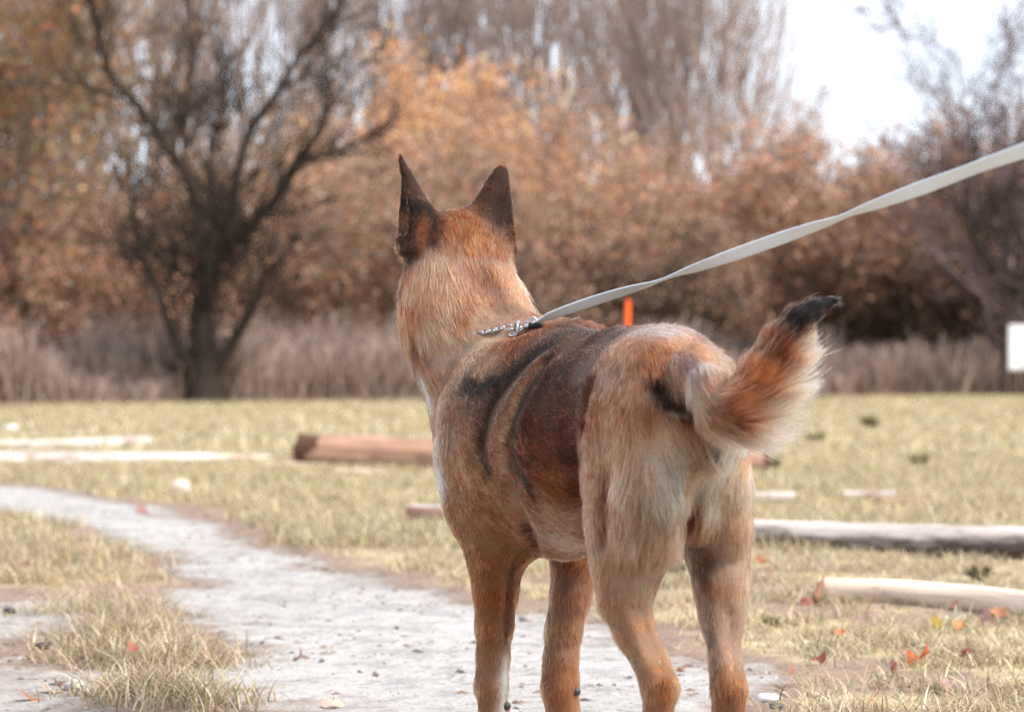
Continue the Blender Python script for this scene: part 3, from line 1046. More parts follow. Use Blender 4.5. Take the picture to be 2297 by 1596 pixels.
def block(lo, hi):
    sl = []
    for i in range(3):
        a = max(int((lo[i] - LO[i]) / VOX), 0)
        b = min(int((hi[i] - LO[i]) / VOX) + 2, NG[i])
        sl.append(slice(a, b))
    g = np.stack(np.meshgrid(*[AXS[i][sl[i]] for i in range(3)], indexing="ij"), -1)
    return tuple(sl), g


def field(grp):
    f = np.full(NG, .3, np.float32)
    for p in PRIMS:
        if p["grp"] != grp:
            continue
        m = max(p["ra"] + p["rb"]) + p["k"] + .012
        sl, g = block(np.minimum(p["A"], p["B"]) - m, np.maximum(p["A"], p["B"]) + m)
        d = prim_dist(p, g.reshape(-1, 3)).reshape(g.shape[:3]).astype(np.float32)
        f[sl] = smin(f[sl], d, p["k"])
    return f


F_body = field("body")
F_ear = np.full(NG, .3, np.float32)
for cs, ws, sr, o, deep in EARS:
    sl, g = block(np.min(cs, 0) - .07, np.max(cs, 0) + .07)
    Xg = g.reshape(-1, 3)
    shell = ear_dist(cs, ws, sr, Xg)
    # hollowed from the open side by the same shape, slimmer and pushed out along the opening
    hole = ear_dist(cs, ws, sr, Xg, 1.30 - .55 * deep, o, .82, .82)
    hole = np.where((Xg[:, 2] < cs[1, 2]) | (Xg[:, 2] > cs[-2, 2]), .05, hole)
    f = -smin(-shell, hole, .004)
    F_ear[sl] = np.minimum(F_ear[sl], f.reshape(g.shape[:3]).astype(np.float32))
F_tail = field("tail")
FLD = smin(F_body, F_ear, .020)
FLD = smin(FLD, F_tail, .010)
del F_body, F_ear, F_tail
# paws rest on the ground plane
FLD[:, :, AXS[2] < 0.001] = np.maximum(FLD[:, :, AXS[2] < 0.001], .002)


def surface_nets(f):
    ins = f < 0
    c = [ins[i:ins.shape[0] - 1 + i, j:ins.shape[1] - 1 + j, k:ins.shape[2] - 1 + k] for i in (0, 1) for j in (0, 1) for k in (0, 1)]
    anyi = c[0].copy(); alli = c[0].copy()
    for q in c[1:]:
        anyi |= q; alli &= q
    act = anyi & ~alli
    idx = np.argwhere(act)
    vid = np.full(act.shape, -1, np.int32)
    vid[act] = np.arange(len(idx))
    pos = np.zeros((len(idx), 3)); cnt = np.zeros(len(idx))
    corners = [(i, j, k) for i in (0, 1) for j in (0, 1) for k in (0, 1)]
    val = {q: f[idx[:, 0] + q[0], idx[:, 1] + q[1], idx[:, 2] + q[2]] for q in corners}
    for a in corners:
        for ax in range(3):
            if a[ax] == 0:
                b = list(a); b[ax] = 1; b = tuple(b)
                va, vb = val[a], val[b]
                m = (va < 0) != (vb < 0)
                t = va[m] / (va[m] - vb[m])
                w = np.tile(np.array(a, float), (m.sum(), 1)); w[:, ax] = t
                pos[m] += w; cnt[m] += 1
    pos = (idx + pos / cnt[:, None]) * VOX + LO
    faces = []
    for ax in range(3):
        sl0 = [slice(None)] * 3; sl1 = [slice(None)] * 3
        sl0[ax] = slice(0, -1); sl1[ax] = slice(1, None)
        a, b = ins[tuple(sl0)], ins[tuple(sl1)]
        e = np.argwhere(a != b)
        o1, o2 = [q for q in range(3) if q != ax]
        e = e[(e[:, o1] > 0) & (e[:, o2] > 0) & (e[:, o1] < f.shape[o1] - 1) & (e[:, o2] < f.shape[o2] - 1)]
        quad = []
        for da, db in ((0, 0), (-1, 0), (-1, -1), (0, -1)):
            q = e.copy(); q[:, o1] += da; q[:, o2] += db
            quad.append(vid[q[:, 0], q[:, 1], q[:, 2]])
        quad = np.stack(quad, 1)
        flip = a[e[:, 0], e[:, 1], e[:, 2]]
        if ax == 1:
            flip = ~flip
        quad[~flip] = quad[~flip][:, ::-1]
        faces.append(quad)
    return pos, np.concatenate(faces)


dog_v, dog_f = surface_nets(FLD)
del FLD
# ---- folds and creases pressed into the hide (points found on the surface itself)
_bvh = BVHTree.FromPolygons([tuple(v) for v in dog_v], dog_f.tolist())
EYE = np.array((0, 0, CAM_H))


def hit(u, v):
    d = P(u, v, 3.0) - EYE
    r = _bvh.ray_cast(Vector(EYE), Vector(d / np.linalg.norm(d)), 6.0)
    return None if r[0] is None else np.array(r[0])


def vertex_normals(v, f):
    a, b, c, d = (v[f[:, i]] for i in range(4))
    n = np.cross(c - a, d - b)
    out = np.zeros_like(v)
    for i in range(4):
        np.add.at(out, f[:, i], n)
    return out / np.maximum(np.linalg.norm(out, axis=1), 1e-12)[:, None]


def crease(line, width, depth):
    pts = [hit(u, v) for u, v in line]
    pts = [p for p in pts if p is not None]
    dense = []
    for a, b in zip(pts[:-1], pts[1:]):
        if np.linalg.norm(a - b) < .12:
            dense += [a + (b - a) * t for t in np.linspace(0, 1, 24, endpoint=False)]
    if not dense:
        return
    dense = np.array(dense)
    near = np.where(np.linalg.norm(dog_v - dense.mean(0), axis=1) < .35)[0]
    q = dog_v[near]
    dd = np.full(len(q), 9.0)
    for p in dense:
        dd = np.minimum(dd, np.linalg.norm(q - p, axis=1))
    taper = np.exp(-.5 * (dd / width) ** 2)
    dog_v[near] += dog_n[near] * (taper * depth)[:, None]


dog_n = vertex_normals(dog_v, dog_f)
crease([(1196, 1228), (1170, 1248), (1148, 1278), (1142, 1330), (1136, 1400)], .006, -.007)
crease([(1140, 1090), (1165, 1150), (1184, 1195), (1198, 1236)], .009, -.009)
crease([(1210, 785), (1160, 835), (1112, 890), (1088, 950), (1080, 1000)], .013, -.005)
crease([(1200, 815), (1150, 880), (1122, 945), (1110, 1010), (1128, 1080), (1160, 1150)], .012, .0025)
crease([(1232, 800), (1180, 870), (1148, 945), (1142, 1010), (1160, 1080)], .010, -.003)
crease([(1322, 850), (1304, 950), (1299, 1100), (1310, 1200)], .010, -.010)
crease([(1266, 1275), (1260, 1340), (1254, 1420)], .005, -.003)
crease([(1368, 1060), (1356, 1130), (1352, 1210)], .010, -.004)
crease([(1480, 870), (1500, 905), (1535, 915)], .008, -.010)
crease([(1478, 945), (1472, 1000), (1500, 1060)], .010, -.004)
crease([(1420, 1360), (1440, 1420), (1462, 1480)], .004, -.003)
crease([(1100, 745), (1140, 750), (1185, 738), (1225, 728)], .010, -.007)
crease([(1108, 735), (1060, 772), (1000, 792), (950, 800)], .012, -.004)
crease([(1442, 1365), (1462, 1435), (1488, 1498)], .006, -.005)
crease([(1640, 1375), (1644, 1440), (1650, 1500)], .006, -.005)
crease([(1085, 1265), (1086, 1340), (1088, 1430)], .010, .003)
crease([(1300, 1270), (1298, 1350), (1284, 1430)], .008, .002)
crease([(1395, 1340), (1415, 1400), (1445, 1460)], .008, .003)
crease([(1590, 1300), (1602, 1380), (1612, 1450)], .008, .003)
crease([(1440, 890), (1425, 980), (1400, 1080)], .020, .004)
crease([(1500, 1000), (1500, 1080), (1480, 1160)], .018, .005)
crease([(1040, 1000), (1060, 1080), (1090, 1150)], .018, .005)
crease([(1020, 1150), (1060, 1195), (1100, 1215)], .012, -.004)
dog_n = vertex_normals(dog_v, dog_f)
_bvh = BVHTree.FromPolygons([tuple(v) for v in dog_v], dog_f.tolist())

# ---- coat markings: patches of colour pinned to points of the hide
TAN, LTAN, CREAM, WHITE = (.44, .25, .15), (.58, .38, .26), (.70, .53, .41), (.86, .84, .82)
RUST, BROWN, DARK, BLACK, GREY, GBR = (.34, .15, .068), (.20, .095, .052), (.07, .038, .027), (.016, .014, .015), (.38, .34, .35), (.27, .175, .13)
MARKS = [
    # head and neck
    (1030, 492, (.30, .16, .09)), (1000, 500, (.32, .16, .08)), (1040, 560, (.36, .215, .14)), (1075, 602, (.22, .14, .11), 18), (1110, 645, GBR, 24), (1130, 690, (.29, .18, .13), 24),
    (1010, 600, (.46, .31, .23)), (975, 590, (.52, .35, .25)), (930, 640, (.60, .34, .215)), (912, 700, (.52, .26, .15)), (908, 778, DARK, 14),
    (990, 680, (.56, .37, .27)), (960, 740, (.64, .44, .325)), (1050, 680, (.44, .28, .20)), (1035, 715, (.33, .16, .085), 18), (1080, 720, (.46, .31, .225)), (1150, 650, (.50, .33, .23), 24), (1195, 705, (.34, .20, .13), 24),
    (1000, 780, (.62, .44, .335)), (1060, 790, (.56, .40, .30)), (950, 800, (.36, .22, .15), 22), (925, 812, (.17, .12, .10), 18), 
    (1010, 835, (.38, .23, .15)), (1085, 820, (.46, .29, .19), 24), (1120, 772, (.30, .15, .08), 20), (1165, 772, (.20, .09, .05), 22), (1200, 760, (.15, .075, .045), 20), (1215, 735, (.30, .16, .09), 20),
    # withers and shoulder
    (1280, 722, (.16, .09, .06), 24), (1330, 738, (.22, .15, .12), 22), (1250, 750, (.17, .085, .045), 24), 
    
    
    (1010, 950, (.30, .195, .14)), (1045, 900, (.20, .135, .10), 26), (1068, 930, (.13, .085, .065), 20), (1062, 985, (.20, .12, .08), 20), (1050, 990, (.35, .20, .125)), (1030, 1070, (.38, .22, .135)), (1075, 1085, (.33, .18, .105)), (1085, 1140, (.28, .145, .08), 26), (1040, 1170, (.38, .20, .115)),
    (1110, 1190, (.34, .175, .10)), (985, 1075, WHITE, 12), (980, 1000, (.5, .38, .30), 14),
    # back, flank and belly
    (1290, 775, (.15, .08, .05), 30), (1340, 770, (.22, .14, .11), 22), (1250, 850, (.085, .043, .03)), (1200, 905, (.075, .038, .026), 20), (1185, 965, (.085, .04, .026), 20), (1215, 860, (.06, .033, .025), 20), (1182, 1020, (.11, .05, .03), 18), (1300, 830, (.24, .165, .135), 26), (1215, 930, (.15, .056, .028)), (1270, 940, (.105, .042, .024)), (1205, 1010, (.155, .058, .028)), (1265, 1020, (.09, .035, .020)), (1290, 980, (.10, .04, .024), 22), (1235, 970, (.12, .046, .025)),
    (1290, 890, (.125, .06, .038)), (1230, 1085, (.27, .12, .06)), (1280, 1090, (.20, .088, .046)), (1285, 1050, (.13, .055, .03), 22), (1200, 1130, (.36, .21, .135), 24), (1240, 1170, (.50, .33, .235)), (1290, 1180, (.52, .35, .25)), (1270, 1225, (.62, .45, .35)), (1220, 1230, (.40, .26, .185), 24),
    # fore legs
    (1075, 1260, (.34, .15, .07)), (1110, 1270, (.32, .14, .065)), (1085, 1340, (.33, .135, .06)), (1115, 1350, (.29, .12, .055), 24), (1085, 1430, (.37, .165, .078)), (1085, 1510, (.42, .21, .115)), (1152, 1290, (.38, .20, .11), 16), (1150, 1350, (.44, .25, .14), 14), (1140, 1430, (.50, .32, .21), 12),
    (1095, 1580, (.40, .19, .10), 22), (1090, 1690, CREAM), 
    (1245, 1290, (.36, .20, .125), 16), (1300, 1290, (.30, .165, .10)), (1290, 1360, (.35, .205, .135)), (1250, 1380, (.40, .23, .14)), (1265, 1450, (.40, .225, .14)), (1235, 1510, (.36, .17, .085), 18), (1270, 1520, (.40, .20, .11)), (1260, 1590, (.42, .20, .105)), (1255, 1670, CREAM),
    # croup and tail root; bluish highlight tint is painted into the greys
    (1400, 775, (.40, .235, .155)), (1380, 755, (.36, .25, .20), 20), (1450, 738, (.46, .40, .39), 20), (1495, 742, (.50, .44, .43), 18), (1530, 765, (.52, .34, .24), 22), (1585, 805, (.56, .37, .26), 20), (1440, 800, (.36, .20, .125)), (1370, 830, (.33, .215, .16)), (1330, 800, (.30, .21, .17), 22),
    (1465, 850, (.22, .115, .07), 22), (1505, 822, (.37, .285, .23), 16), (1492, 855, (.50, .35, .26), 11), (1550, 812, (.30, .275, .32), 15), (1580, 815, (.52, .51, .52), 13), (1545, 868, (.50, .43, .37), 13), (1570, 900, (.42, .33, .26), 14),
    # near thigh and leg
    (1345, 870, (.22, .10, .05), 22), (1400, 880, (.36, .20, .12)), (1335, 930, (.32, .155, .08), 22), (1390, 960, (.42, .24, .145)), (1440, 930, (.36, .205, .13)), (1335, 1030, (.38, .21, .125)), (1360, 1080, (.32, .17, .10), 20), (1354, 1130, (.24, .12, .07), 15), (1352, 1185, (.22, .115, .07), 14), (1325, 1130, (.40, .24, .15), 16),
    (1425, 1040, (.58, .39, .28)), (1470, 1000, (.74, .58, .46)), (1505, 1050, (.82, .68, .57)), (1480, 1100, (.70, .54, .43)), (1495, 1080, (.80, .66, .55), 20), (1420, 1120, (.54, .365, .265)), (1430, 1200, (.52, .36, .27)), (1385, 1210, (.46, .295, .205)), (1480, 1180, (.50, .35, .26)), (1330, 1240, (.42, .255, .165)), (1400, 1280, (.46, .29, .195)), (1445, 1290, (.54, .385, .29)),
    (1360, 1330, (.38, .215, .13)), (1400, 1380, (.38, .21, .125)), (1440, 1370, (.34, .21, .14), 18), (1430, 1440, (.42, .25, .155)), (1470, 1460, (.42, .26, .165)), (1465, 1510, (.36, .19, .105)), (1492, 1530, (.22, .105, .058), 14), (1478, 1590, (.38, .19, .10)), (1475, 1700, (.44, .26, .16)), (1458, 1820, CREAM),
    # seat
    (1478, 940, (.55, .36, .25), 14), (1535, 950, (.48, .29, .185), 20), (1560, 1000, (.42, .24, .15), 18), (1545, 1060, (.36, .20, .125), 16), (1590, 1050, (.66, .50, .39), 18), (1602, 1095, (.78, .68, .58), 12), (1615, 1150, (.74, .63, .53), 12), (1550, 1130, (.20, .105, .065), 16), (1545, 1170, (.24, .155, .115), 14), (1580, 1190, (.22, .11, .06), 14),
    # far hind leg
    (1640, 1025, (.88, .80, .72), 26), (1600, 1010, (.70, .55, .44), 16), (1670, 1070, (.66, .50, .39)), (1650, 1150, (.54, .375, .275)), (1620, 1200, (.50, .345, .255)), (1655, 1250, (.54, .385, .29)), (1580, 1260, (.25, .15, .105), 18), (1595, 1310, (.34, .21, .145), 18), (1620, 1320, (.40, .255, .175)), (1655, 1340, (.52, .36, .26), 18), (1620, 1400, (.42, .275, .20)), (1625, 1460, (.43, .28, .20)),
    (1645, 1470, (.48, .33, .24), 14), (1630, 1525, (.37, .19, .105)), (1640, 1555, (.27, .13, .072), 14), (1635, 1600, (.36, .18, .10)), (1632, 1680, (.46, .28, .18)), (1615, 1790, CREAM),
    # tail
    (1605, 895, (.42, .30, .22), 16), (1620, 930, (.30, .19, .13), 20), (1650, 890, (.34, .19, .12)), (1655, 940, (.25, .125, .07), 20), (1690, 860, (.34, .165, .085)), (1710, 800, (.42, .25, .165), 14), (1720, 870, (.30, .13, .06)), (1750, 790, (.24, .095, .045)), (1768, 755, (.15, .06, .032), 16),
    (1775, 722, DARK, 16), (1800, 705, BLACK, 20), (1840, 684, BLACK, 20),
    # ears
    (905, 400, (.055, .026, .018)), (930, 430, (.08, .036, .024), 18), (925, 465, (.03, .017, .014), 18), (960, 470, (.035, .02, .016), 16), (915, 520, (.05, .025, .018), 20), (945, 520, (.16, .07, .04), 14), (970, 540, (.06, .034, .024), 15), (930, 565, (.05, .03, .024), 16),
    (1120, 400, (.075, .038, .028)), (1100, 440, (.085, .042, .028), 20), (1130, 450, (.05, .027, .02), 20), (1125, 490, (.03, .018, .015), 18), (1140, 520, (.16, .095, .07), 14), (1130, 560, (.26, .14, .085), 16), (1085, 480, (.12, .056, .032), 14),
]


def sagittal(p):
    l = (p - HIP).dot(DL)
    return p - 2 * l * DL


_mp, _mc, _ms = [], [], []


def add_mark(p, c, s):
    _mp.append(p); _mc.append(c); _ms.append(s)


for mk in MARKS:
    u, v, c = mk[:3]
    spx = mk[3] if len(mk) > 3 else 32
    p = hit(u, v)
    if p is None or p[1] > 4:
        # just outside the outline: take the closest point of the hide
        q = P(u, v, 3.5 if u < 1250 else 3.0)
        p = np.array(_bvh.find_nearest(Vector(q))[0])
    s = spx * 3.2 / FPX
    add_mark(p, c, s)
    m = sagittal(p)
    loc, _, _, dist = _bvh.find_nearest(Vector(m))
    loc = np.array(loc)
    ray = loc - EYE
    L = np.linalg.norm(ray)
    r = _bvh.ray_cast(Vector(EYE), Vector(ray / L), L - .012)
    if dist < .05 and r[0] is not None:
        add_mark(loc, c, s)
# the face, seen only from the front: dark muzzle, black nose, tan cheeks
for a, b, c, dcol, s in ((.19, 0, -.04, BLACK, .012), (.15, .02, -.05, (.08, .045, .03), .02), (.15, -.02, -.05, (.08, .045, .03), .02), (.09, 0, .0, (.26, .14, .08), .02),
                         (.06, .05, -.03, (.45, .26, .15), .02), (.06, -.05, -.03, (.45, .26, .15), .02), (.05, 0, .045, (.28, .15, .085), .03), (.12, 0, -.075, (.4, .3, .24), .02)):
    add_mark(SK + HF * a + HS * b + HU * c, dcol, s)
# dark edge of the cheek and throat, just past the outline seen from the path
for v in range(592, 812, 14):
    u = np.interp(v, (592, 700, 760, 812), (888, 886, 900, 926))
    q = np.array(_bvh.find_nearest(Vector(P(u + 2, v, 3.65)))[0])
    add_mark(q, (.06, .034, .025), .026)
_mp, _mc, _ms = np.array(_mp), np.array(_mc), np.array(_ms)


def base_color(X):
    out = np.zeros((len(X), 3))
    for i in range(0, len(X), 20000):
        q = X[i:i + 20000]
        d2 = ((q[:, None, :] - _mp[None]) ** 2).sum(2) / (_ms ** 2)[None]
        w = 1.0 / (d2 + .22) ** 2.0
        out[i:i + 20000] = (w @ _mc) / w.sum(1)[:, None]
    return out



# ---- bands in the coat, and shade painted below the tail root: lines over the hide that single hairs join or not
STROKES = [
    ([(1240, 768), (1190, 798), (1150, 832), (1110, 858), (1070, 868), (1040, 852)], 24, (.022, .017, .016), .93),
    ([(1140, 842), (1105, 900), (1088, 950), (1078, 1000), (1088, 1050)], 20, (.045, .027, .021), .88),
    ([(1236, 795), (1190, 862), (1160, 925), (1147, 985), (1160, 1050), (1188, 1110)], 14, (.05, .029, .021), .85),
    ([(1205, 822), (1160, 882), (1135, 935), (1117, 985), (1122, 1045), (1145, 1105), (1172, 1165)], 10, (.50, .32, .21), .92),
    ([(1170, 1180), (1186, 1205), (1196, 1238)], 8, DARK, .6),
    ([(1470, 862), (1486, 890), (1512, 908), (1545, 918), (1565, 930)], 17, (.03, .02, .017), .93),  # shade under the tail root, painted as dark hair
    ([(1636, 836), (1700, 768), (1752, 712)], 7, DARK, .85),
    ([(1768, 738), (1800, 708), (1850, 684), (1882, 672)], 30, (.012, .011, .013), 1.0),
    ([(1745, 770), (1770, 745)], 18, DARK, .55),
    ([(1358, 1075), (1354, 1130), (1350, 1190), (1352, 1225)], 10, (.15, .07, .045), .75),
    ([(1330, 855), (1318, 930), (1314, 990)], 10, (.17, .075, .04), .6),
    ([(1150, 1275), (1143, 1350), (1135, 1440)], 8, (.13, .05, .026), .75),
    ([(1380, 752), (1335, 748), (1285, 738), (1245, 752), (1210, 778)], 30, (.055, .034, .026), .80),
    ([(1300, 800), (1255, 850), (1225, 930)], 30, (.09, .048, .032), .55),
    ([(1340, 790), (1300, 850)], 22, (.20, .145, .125), .5),
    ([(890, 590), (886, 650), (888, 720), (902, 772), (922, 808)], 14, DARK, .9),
    ([(938, 838), (950, 865), (964, 905)], 13, WHITE, .95),
    ([(983, 1062), (990, 1092)], 9, WHITE, .9),
    ([(1136, 1480), (1132, 1540), (1130, 1640)], 13, WHITE, .92),
    ([(1078, 602), (1112, 648), (1142, 700)], 24, (.20, .13, .10), .5),
    ([(1600, 1072), (1607, 1120), (1618, 1168)], 7, (.78, .70, .60), .8),
    ([(1590, 1250), (1578, 1300)], 16, (.13, .07, .045), .6),
    ([(1560, 1110), (1548, 1165), (1560, 1195)], 16, (.10, .058, .042), .6),
    ([(1560, 806), (1556, 832), (1566, 850)], 9, (.22, .20, .24), .6),
    ([(895, 440), (905, 470), (930, 465), (960, 470), (978, 490), (970, 520)], 17, (.022, .014, .013), .85),
    ([(900, 490), (905, 512)], 10, (.36, .14, .07), .5),
    ([(948, 510), (944, 545), (940, 570)], 10, (.30, .105, .05), .6),
    ([(890, 540), (905, 570), (920, 580)], 12, (.05, .026, .02), .8),
    ([(1100, 480), (1128, 475), (1140, 500)], 15, (.05, .028, .022), .8),
]
_sk = []
for line, wpx, c, a in STROKES:
    q = []
    for (u0, v0), (u1, v1) in zip(line[:-1], line[1:]):
        n = max(2, int(math.hypot(u1 - u0, v1 - v0) / 5))
        for t in np.linspace(0, 1, n, endpoint=False):
            h_ = hit(u0 + (u1 - u0) * t, v0 + (v1 - v0) * t)
            if h_ is None or h_[1] > 4:
                h_ = np.array(_bvh.find_nearest(Vector(P(u0 + (u1 - u0) * t, v0 + (v1 - v0) * t, 3.60 if u0 < 1000 else 3.5 if u0 < 1250 else 2.85)))[0])
            q.append(h_)
            m = sagittal(h_)
            loc, _, _, dist = _bvh.find_nearest(Vector(m))
            loc = np.array(loc); ray = loc - EYE; L = np.linalg.norm(ray)
            if dist < .05 and u0 > 1000 and u0 < 1560 and _bvh.ray_cast(Vector(EYE), Vector(ray / L), L - .012)[0] is not None:
                q.append(loc)
    _sk.append((np.array(q), wpx * 3.2 / FPX, np.array(c), a))


def coat_color(X, rnd=None):
    out = base_color(X)
    edge = (fbm(X, 55, 2, 201) - .5) * .9
    for q, w, c, a in _sk:
        near = np.where(((X > q.min(0) - w * 3) & (X < q.max(0) + w * 3)).all(1))[0]
        if not len(near): continue
        d2 = np.full(len(near), 9.0)
        for i in range(0, len(q)):
            d2 = np.minimum(d2, ((X[near] - q[i]) ** 2).sum(1))
        m = np.clip(a * 1.1 * np.exp(-(d2 / (w * 1.18) ** 2) ** .85 * .8) * (1 + edge[near] * 1.3), 0, a)
        if rnd is not None:            # a hair is of the band or not, softly
            m = np.clip((m - rnd[near] * .85) / .30 + .12, 0, 1) * .7 + m * .3
        out[near] = out[near] * (1 - m)[:, None] + c * m[:, None]
    return out


# ---- which way the hair lies and how long it is, per vertex
_w = np.zeros(len(dog_v)); _flow = np.zeros((len(dog_v), 3)); _len = np.zeros(len(dog_v)); _tail = np.zeros(len(dog_v)); _earw = np.zeros(len(dog_v))
for p in PRIMS:
    d = prim_dist(p, dog_v)
    w = np.exp(-np.clip(d, -.02, .2) / .010)
    _w += w
    _flow += w[:, None] * (p["flow"] / np.linalg.norm(p["flow"]))
    _len += w * p["fur"]
    if p["grp"] == "tail": _tail += w
    if p["grp"] == "ear": _earw += w
_flow /= _w[:, None]
_flow += .35 * (np.array((0, 0, -.8)) - .5 * DF) * np.clip(1 - np.linalg.norm(_flow, axis=1), 0, 1)[:, None]
_len /= _w; _tail /= _w; _earw /= _w
# feathering on the back of the thighs and under the tail
_seat = np.clip(((dog_v - HIP) @ DF + .035) / -.05, 0, 1) * np.clip((dog_v[:, 2] - .30) / .06, 0, 1) * np.clip((.52 - dog_v[:, 2]) / .05, 0, 1) * (1 - _tail)
_len = _len + .020 * _seat
under = np.clip((dog_n @ np.array((.72, -.05, -.69))), 0, 1) * _tail
_tipw = np.clip((dog_v[:, 0] - .315) / .03, 0, 1) * _tail      # shorter towards the tip of the tail
_len = _len * (1 - _tail * .42) * (1 - .38 * _tipw) + under * .026 * (1 - _tipw)
_flow = _flow + (under * (1 - _tipw))[:, None] * np.array((.50, 0, -.30))
_lift = .38 * under * (1 - _tipw) + .06 * _tail * (1 - _tipw) - .05 * _tipw
dog_col = coat_color(dog_v)

body_me = new_mesh("dog", dog_v, dog_f)
set_color(body_me, dog_col * .45)
m_hide, n_, l_, b_ = material("dog_hide", rough=.8, spec=.1)
at_ = n_.new("ShaderNodeAttribute"); at_.attribute_name = "col"
l_.new(at_.outputs["Color"], b_.inputs["Base Color"])
body_me.materials.append(m_hide)
dog = link("dog", body_me)
tag(dog, "tan and black dog with pricked ears standing on the path, back turned", "dog")

# ---- hair strands
def grow_fur(n_hair):
    tri = np.concatenate([dog_f[:, [0, 1, 2]], dog_f[:, [0, 2, 3]]])
    a, b, c = (dog_v[tri[:, i]] for i in range(3))
    area = np.linalg.norm(np.cross(b - a, c - a), axis=1)
    lt = _len[tri].mean(1)
    dens = area * np.clip(.016 / lt, .8, 2.2)
    dens *= np.where(a[:, 2] < .03, .5, 1)
    pick = rng.choice(len(tri), n_hair, p=dens / dens.sum())
    r1, r2 = np.sqrt(rng.random(n_hair)), rng.random(n_hair)
    w = np.stack([1 - r1, r1 * (1 - r2), r1 * r2], 1)[:, :, None]
    t = tri[pick]
    root = (dog_v[t] * w).sum(1)
    nor = (dog_n[t] * w).sum(1); nor /= np.linalg.norm(nor, axis=1)[:, None]
    flow = (_flow[t] * w).sum(1)
    ln = np.maximum((_len[t] * w[:, :, 0]).sum(1), .0)
    und = (under[t] * w[:, :, 0]).sum(1)
    tl = (_tail[t] * w[:, :, 0]).sum(1)
    er = (_earw[t] * w[:, :, 0]).sum(1)
    seat = (_seat[t] * w[:, :, 0]).sum(1)
    flow -= nor * (flow * nor).sum(1)[:, None]
    flow /= np.maximum(np.linalg.norm(flow, axis=1), 1e-6)[:, None]
    side = np.cross(nor, flow)
    # waves that neighbours share, and a little disorder of each hair's own
    sw = (fbm(root, 22, 3, 3) - .5) * 1.5 + (fbm(root, 70, 2, 9) - .5) * .7 + rng.normal(0, .13, n_hair)
    sw = sw * (1 - .55 * tl)
    lift = .12 + .14 * (fbm(root, 45, 2, 5) - .5) + np.abs(rng.normal(0, .06, n_hair)) + (_lift[t] * w[:, :, 0]).sum(1) + .12 * seat
    ln = ln * (.75 + .5 * rng.random(n_hair)) * (.8 + .4 * fbm(root, 30, 2, 11))
    stray = rng.random(n_hair) < .015
    ln = np.where(stray, ln * 1.35, ln); lift = np.where(stray, lift + .25, lift)
    d0 = flow + side * (sw * .55)[:, None]
    d0 /= np.linalg.norm(d0, axis=1)[:, None]
    K = 5
    ts = np.linspace(0, 1, K)
    rise = ln * lift
    pts = np.empty((n_hair, K, 3))
    for k, s in enumerate(ts):
        h = rise * (1.25 * s - .45 * s * s)
        bend = side * (sw * .35 * s * s)[:, None] * ln[:, None]
        pts[:, k] = root - nor * .001 + d0 * (ln * s)[:, None] + nor * h[:, None] + bend
        pts[:, k, 2] -= ln * .10 * s * s
    # clumps: neighbouring tips lean together
    tuft = np.zeros(n_hair)
    for cell, amt, tg in ((.011, .34, .10), (.0055, .42, .20), (.0032, .25, .16)):
        key = np.floor((root + rng.normal(0, cell * .22, root.shape)) / cell).astype(np.int64)
        key = key[:, 0] * 73856093 ^ key[:, 1] * 19349663 ^ key[:, 2] * 83492791
        _, inv = np.unique(key, return_inverse=True)
        cnt = np.bincount(inv)
        tuft += rng.normal(0, tg, len(cnt))[inv]
        for k in range(1, K):
            mean = np.stack([np.bincount(inv, pts[:, k, i]) / cnt for i in range(3)], 1)
            f = amt * ts[k] ** 1.3 * np.clip(ln / .02, .3, 1) * (1 - .45 * tl)
            pts[:, k] += (mean[inv] - pts[:, k]) * f[:, None]
    key = np.floor(root / .0042).astype(np.int64)
    _, inv0 = np.unique(key[:, 0] * 73856093 ^ key[:, 1] * 19349663 ^ key[:, 2] * 83492791, return_inverse=True)
    tr = rng.random(inv0.max() + 1)[inv0]
    base = coat_color(root, np.clip(.6 * tr + .4 * rng.random(n_hair), 0, 1))
    base = base * np.array((1.26, .92, .80))
    lum = base.mean(1)
    # sable: dark-tipped hairs among pale ones, most in the brown parts
    mid = np.exp(-((lum - .19) / .12) ** 2)
    mot = fbm(root, 60, 3, 21)
    sable = (rng.random(n_hair) < (.16 + .50 * mid) * np.clip(mot * 1.8 - .25, 0, 1) * np.clip((root[:, 2] - .24) / .12, .12, 1))
    tick = np.exp(-((lum - .085) / .075) ** 2)
    gain = np.exp(rng.normal(0, .20, n_hair) + tuft * (1 + .6 * tick) * np.clip((root[:, 2] - .10) / .2, .9, 1) + .40 * tick * (tr - .42)) * (.72 + .56 * fbm(root, 90, 2, 31))
    hue = rng.normal(0, .05, n_hair)
    cols = np.empty((n_hair, K, 4), np.float32)
    cols[:, :, 3] = 1
    pale = np.minimum(base * 1.18 + .015, .9)
    for k, s in enumerate(ts):
        c = base * (1 - s) * .82 + pale * s
        tip = np.where(sable, np.clip((s - .35) / .4, 0, 1), 0)[:, None]
        c = c * (1 - tip) + base * .36 * tip
        und_c = (np.clip(und * 1.6, 0, 1) * np.clip((.61 - root[:, 2]) / .06, .12, 1))[:, None] * np.clip((s - .25) / .45, 0, 1)
        dark_tip = (lum < .05)[:, None]
        c = np.where(dark_tip, c, c * (1 - und_c) + np.array((.66, .48, .36)) * und_c)
        c = c * gain[:, None]
        c[:, 0] *= 1 + hue; c[:, 2] *= 1 - hue
        cols[:, k, :3] = np.clip(c, .004, .90)
    rad = np.empty((n_hair, K), np.float32)
    r0 = .00030 + .00012 * np.clip(ln / .03, 0, 1)
    for k, s in enumerate(ts):
        rad[:, k] = r0 * (1 - .8 * s ** 1.6)
    cv = bpy.data.hair_curves.new("fur")
    cv.add_curves([K] * n_hair)
    cv.attributes["position"].data.foreach_set("vector", pts.astype(np.float32).ravel())
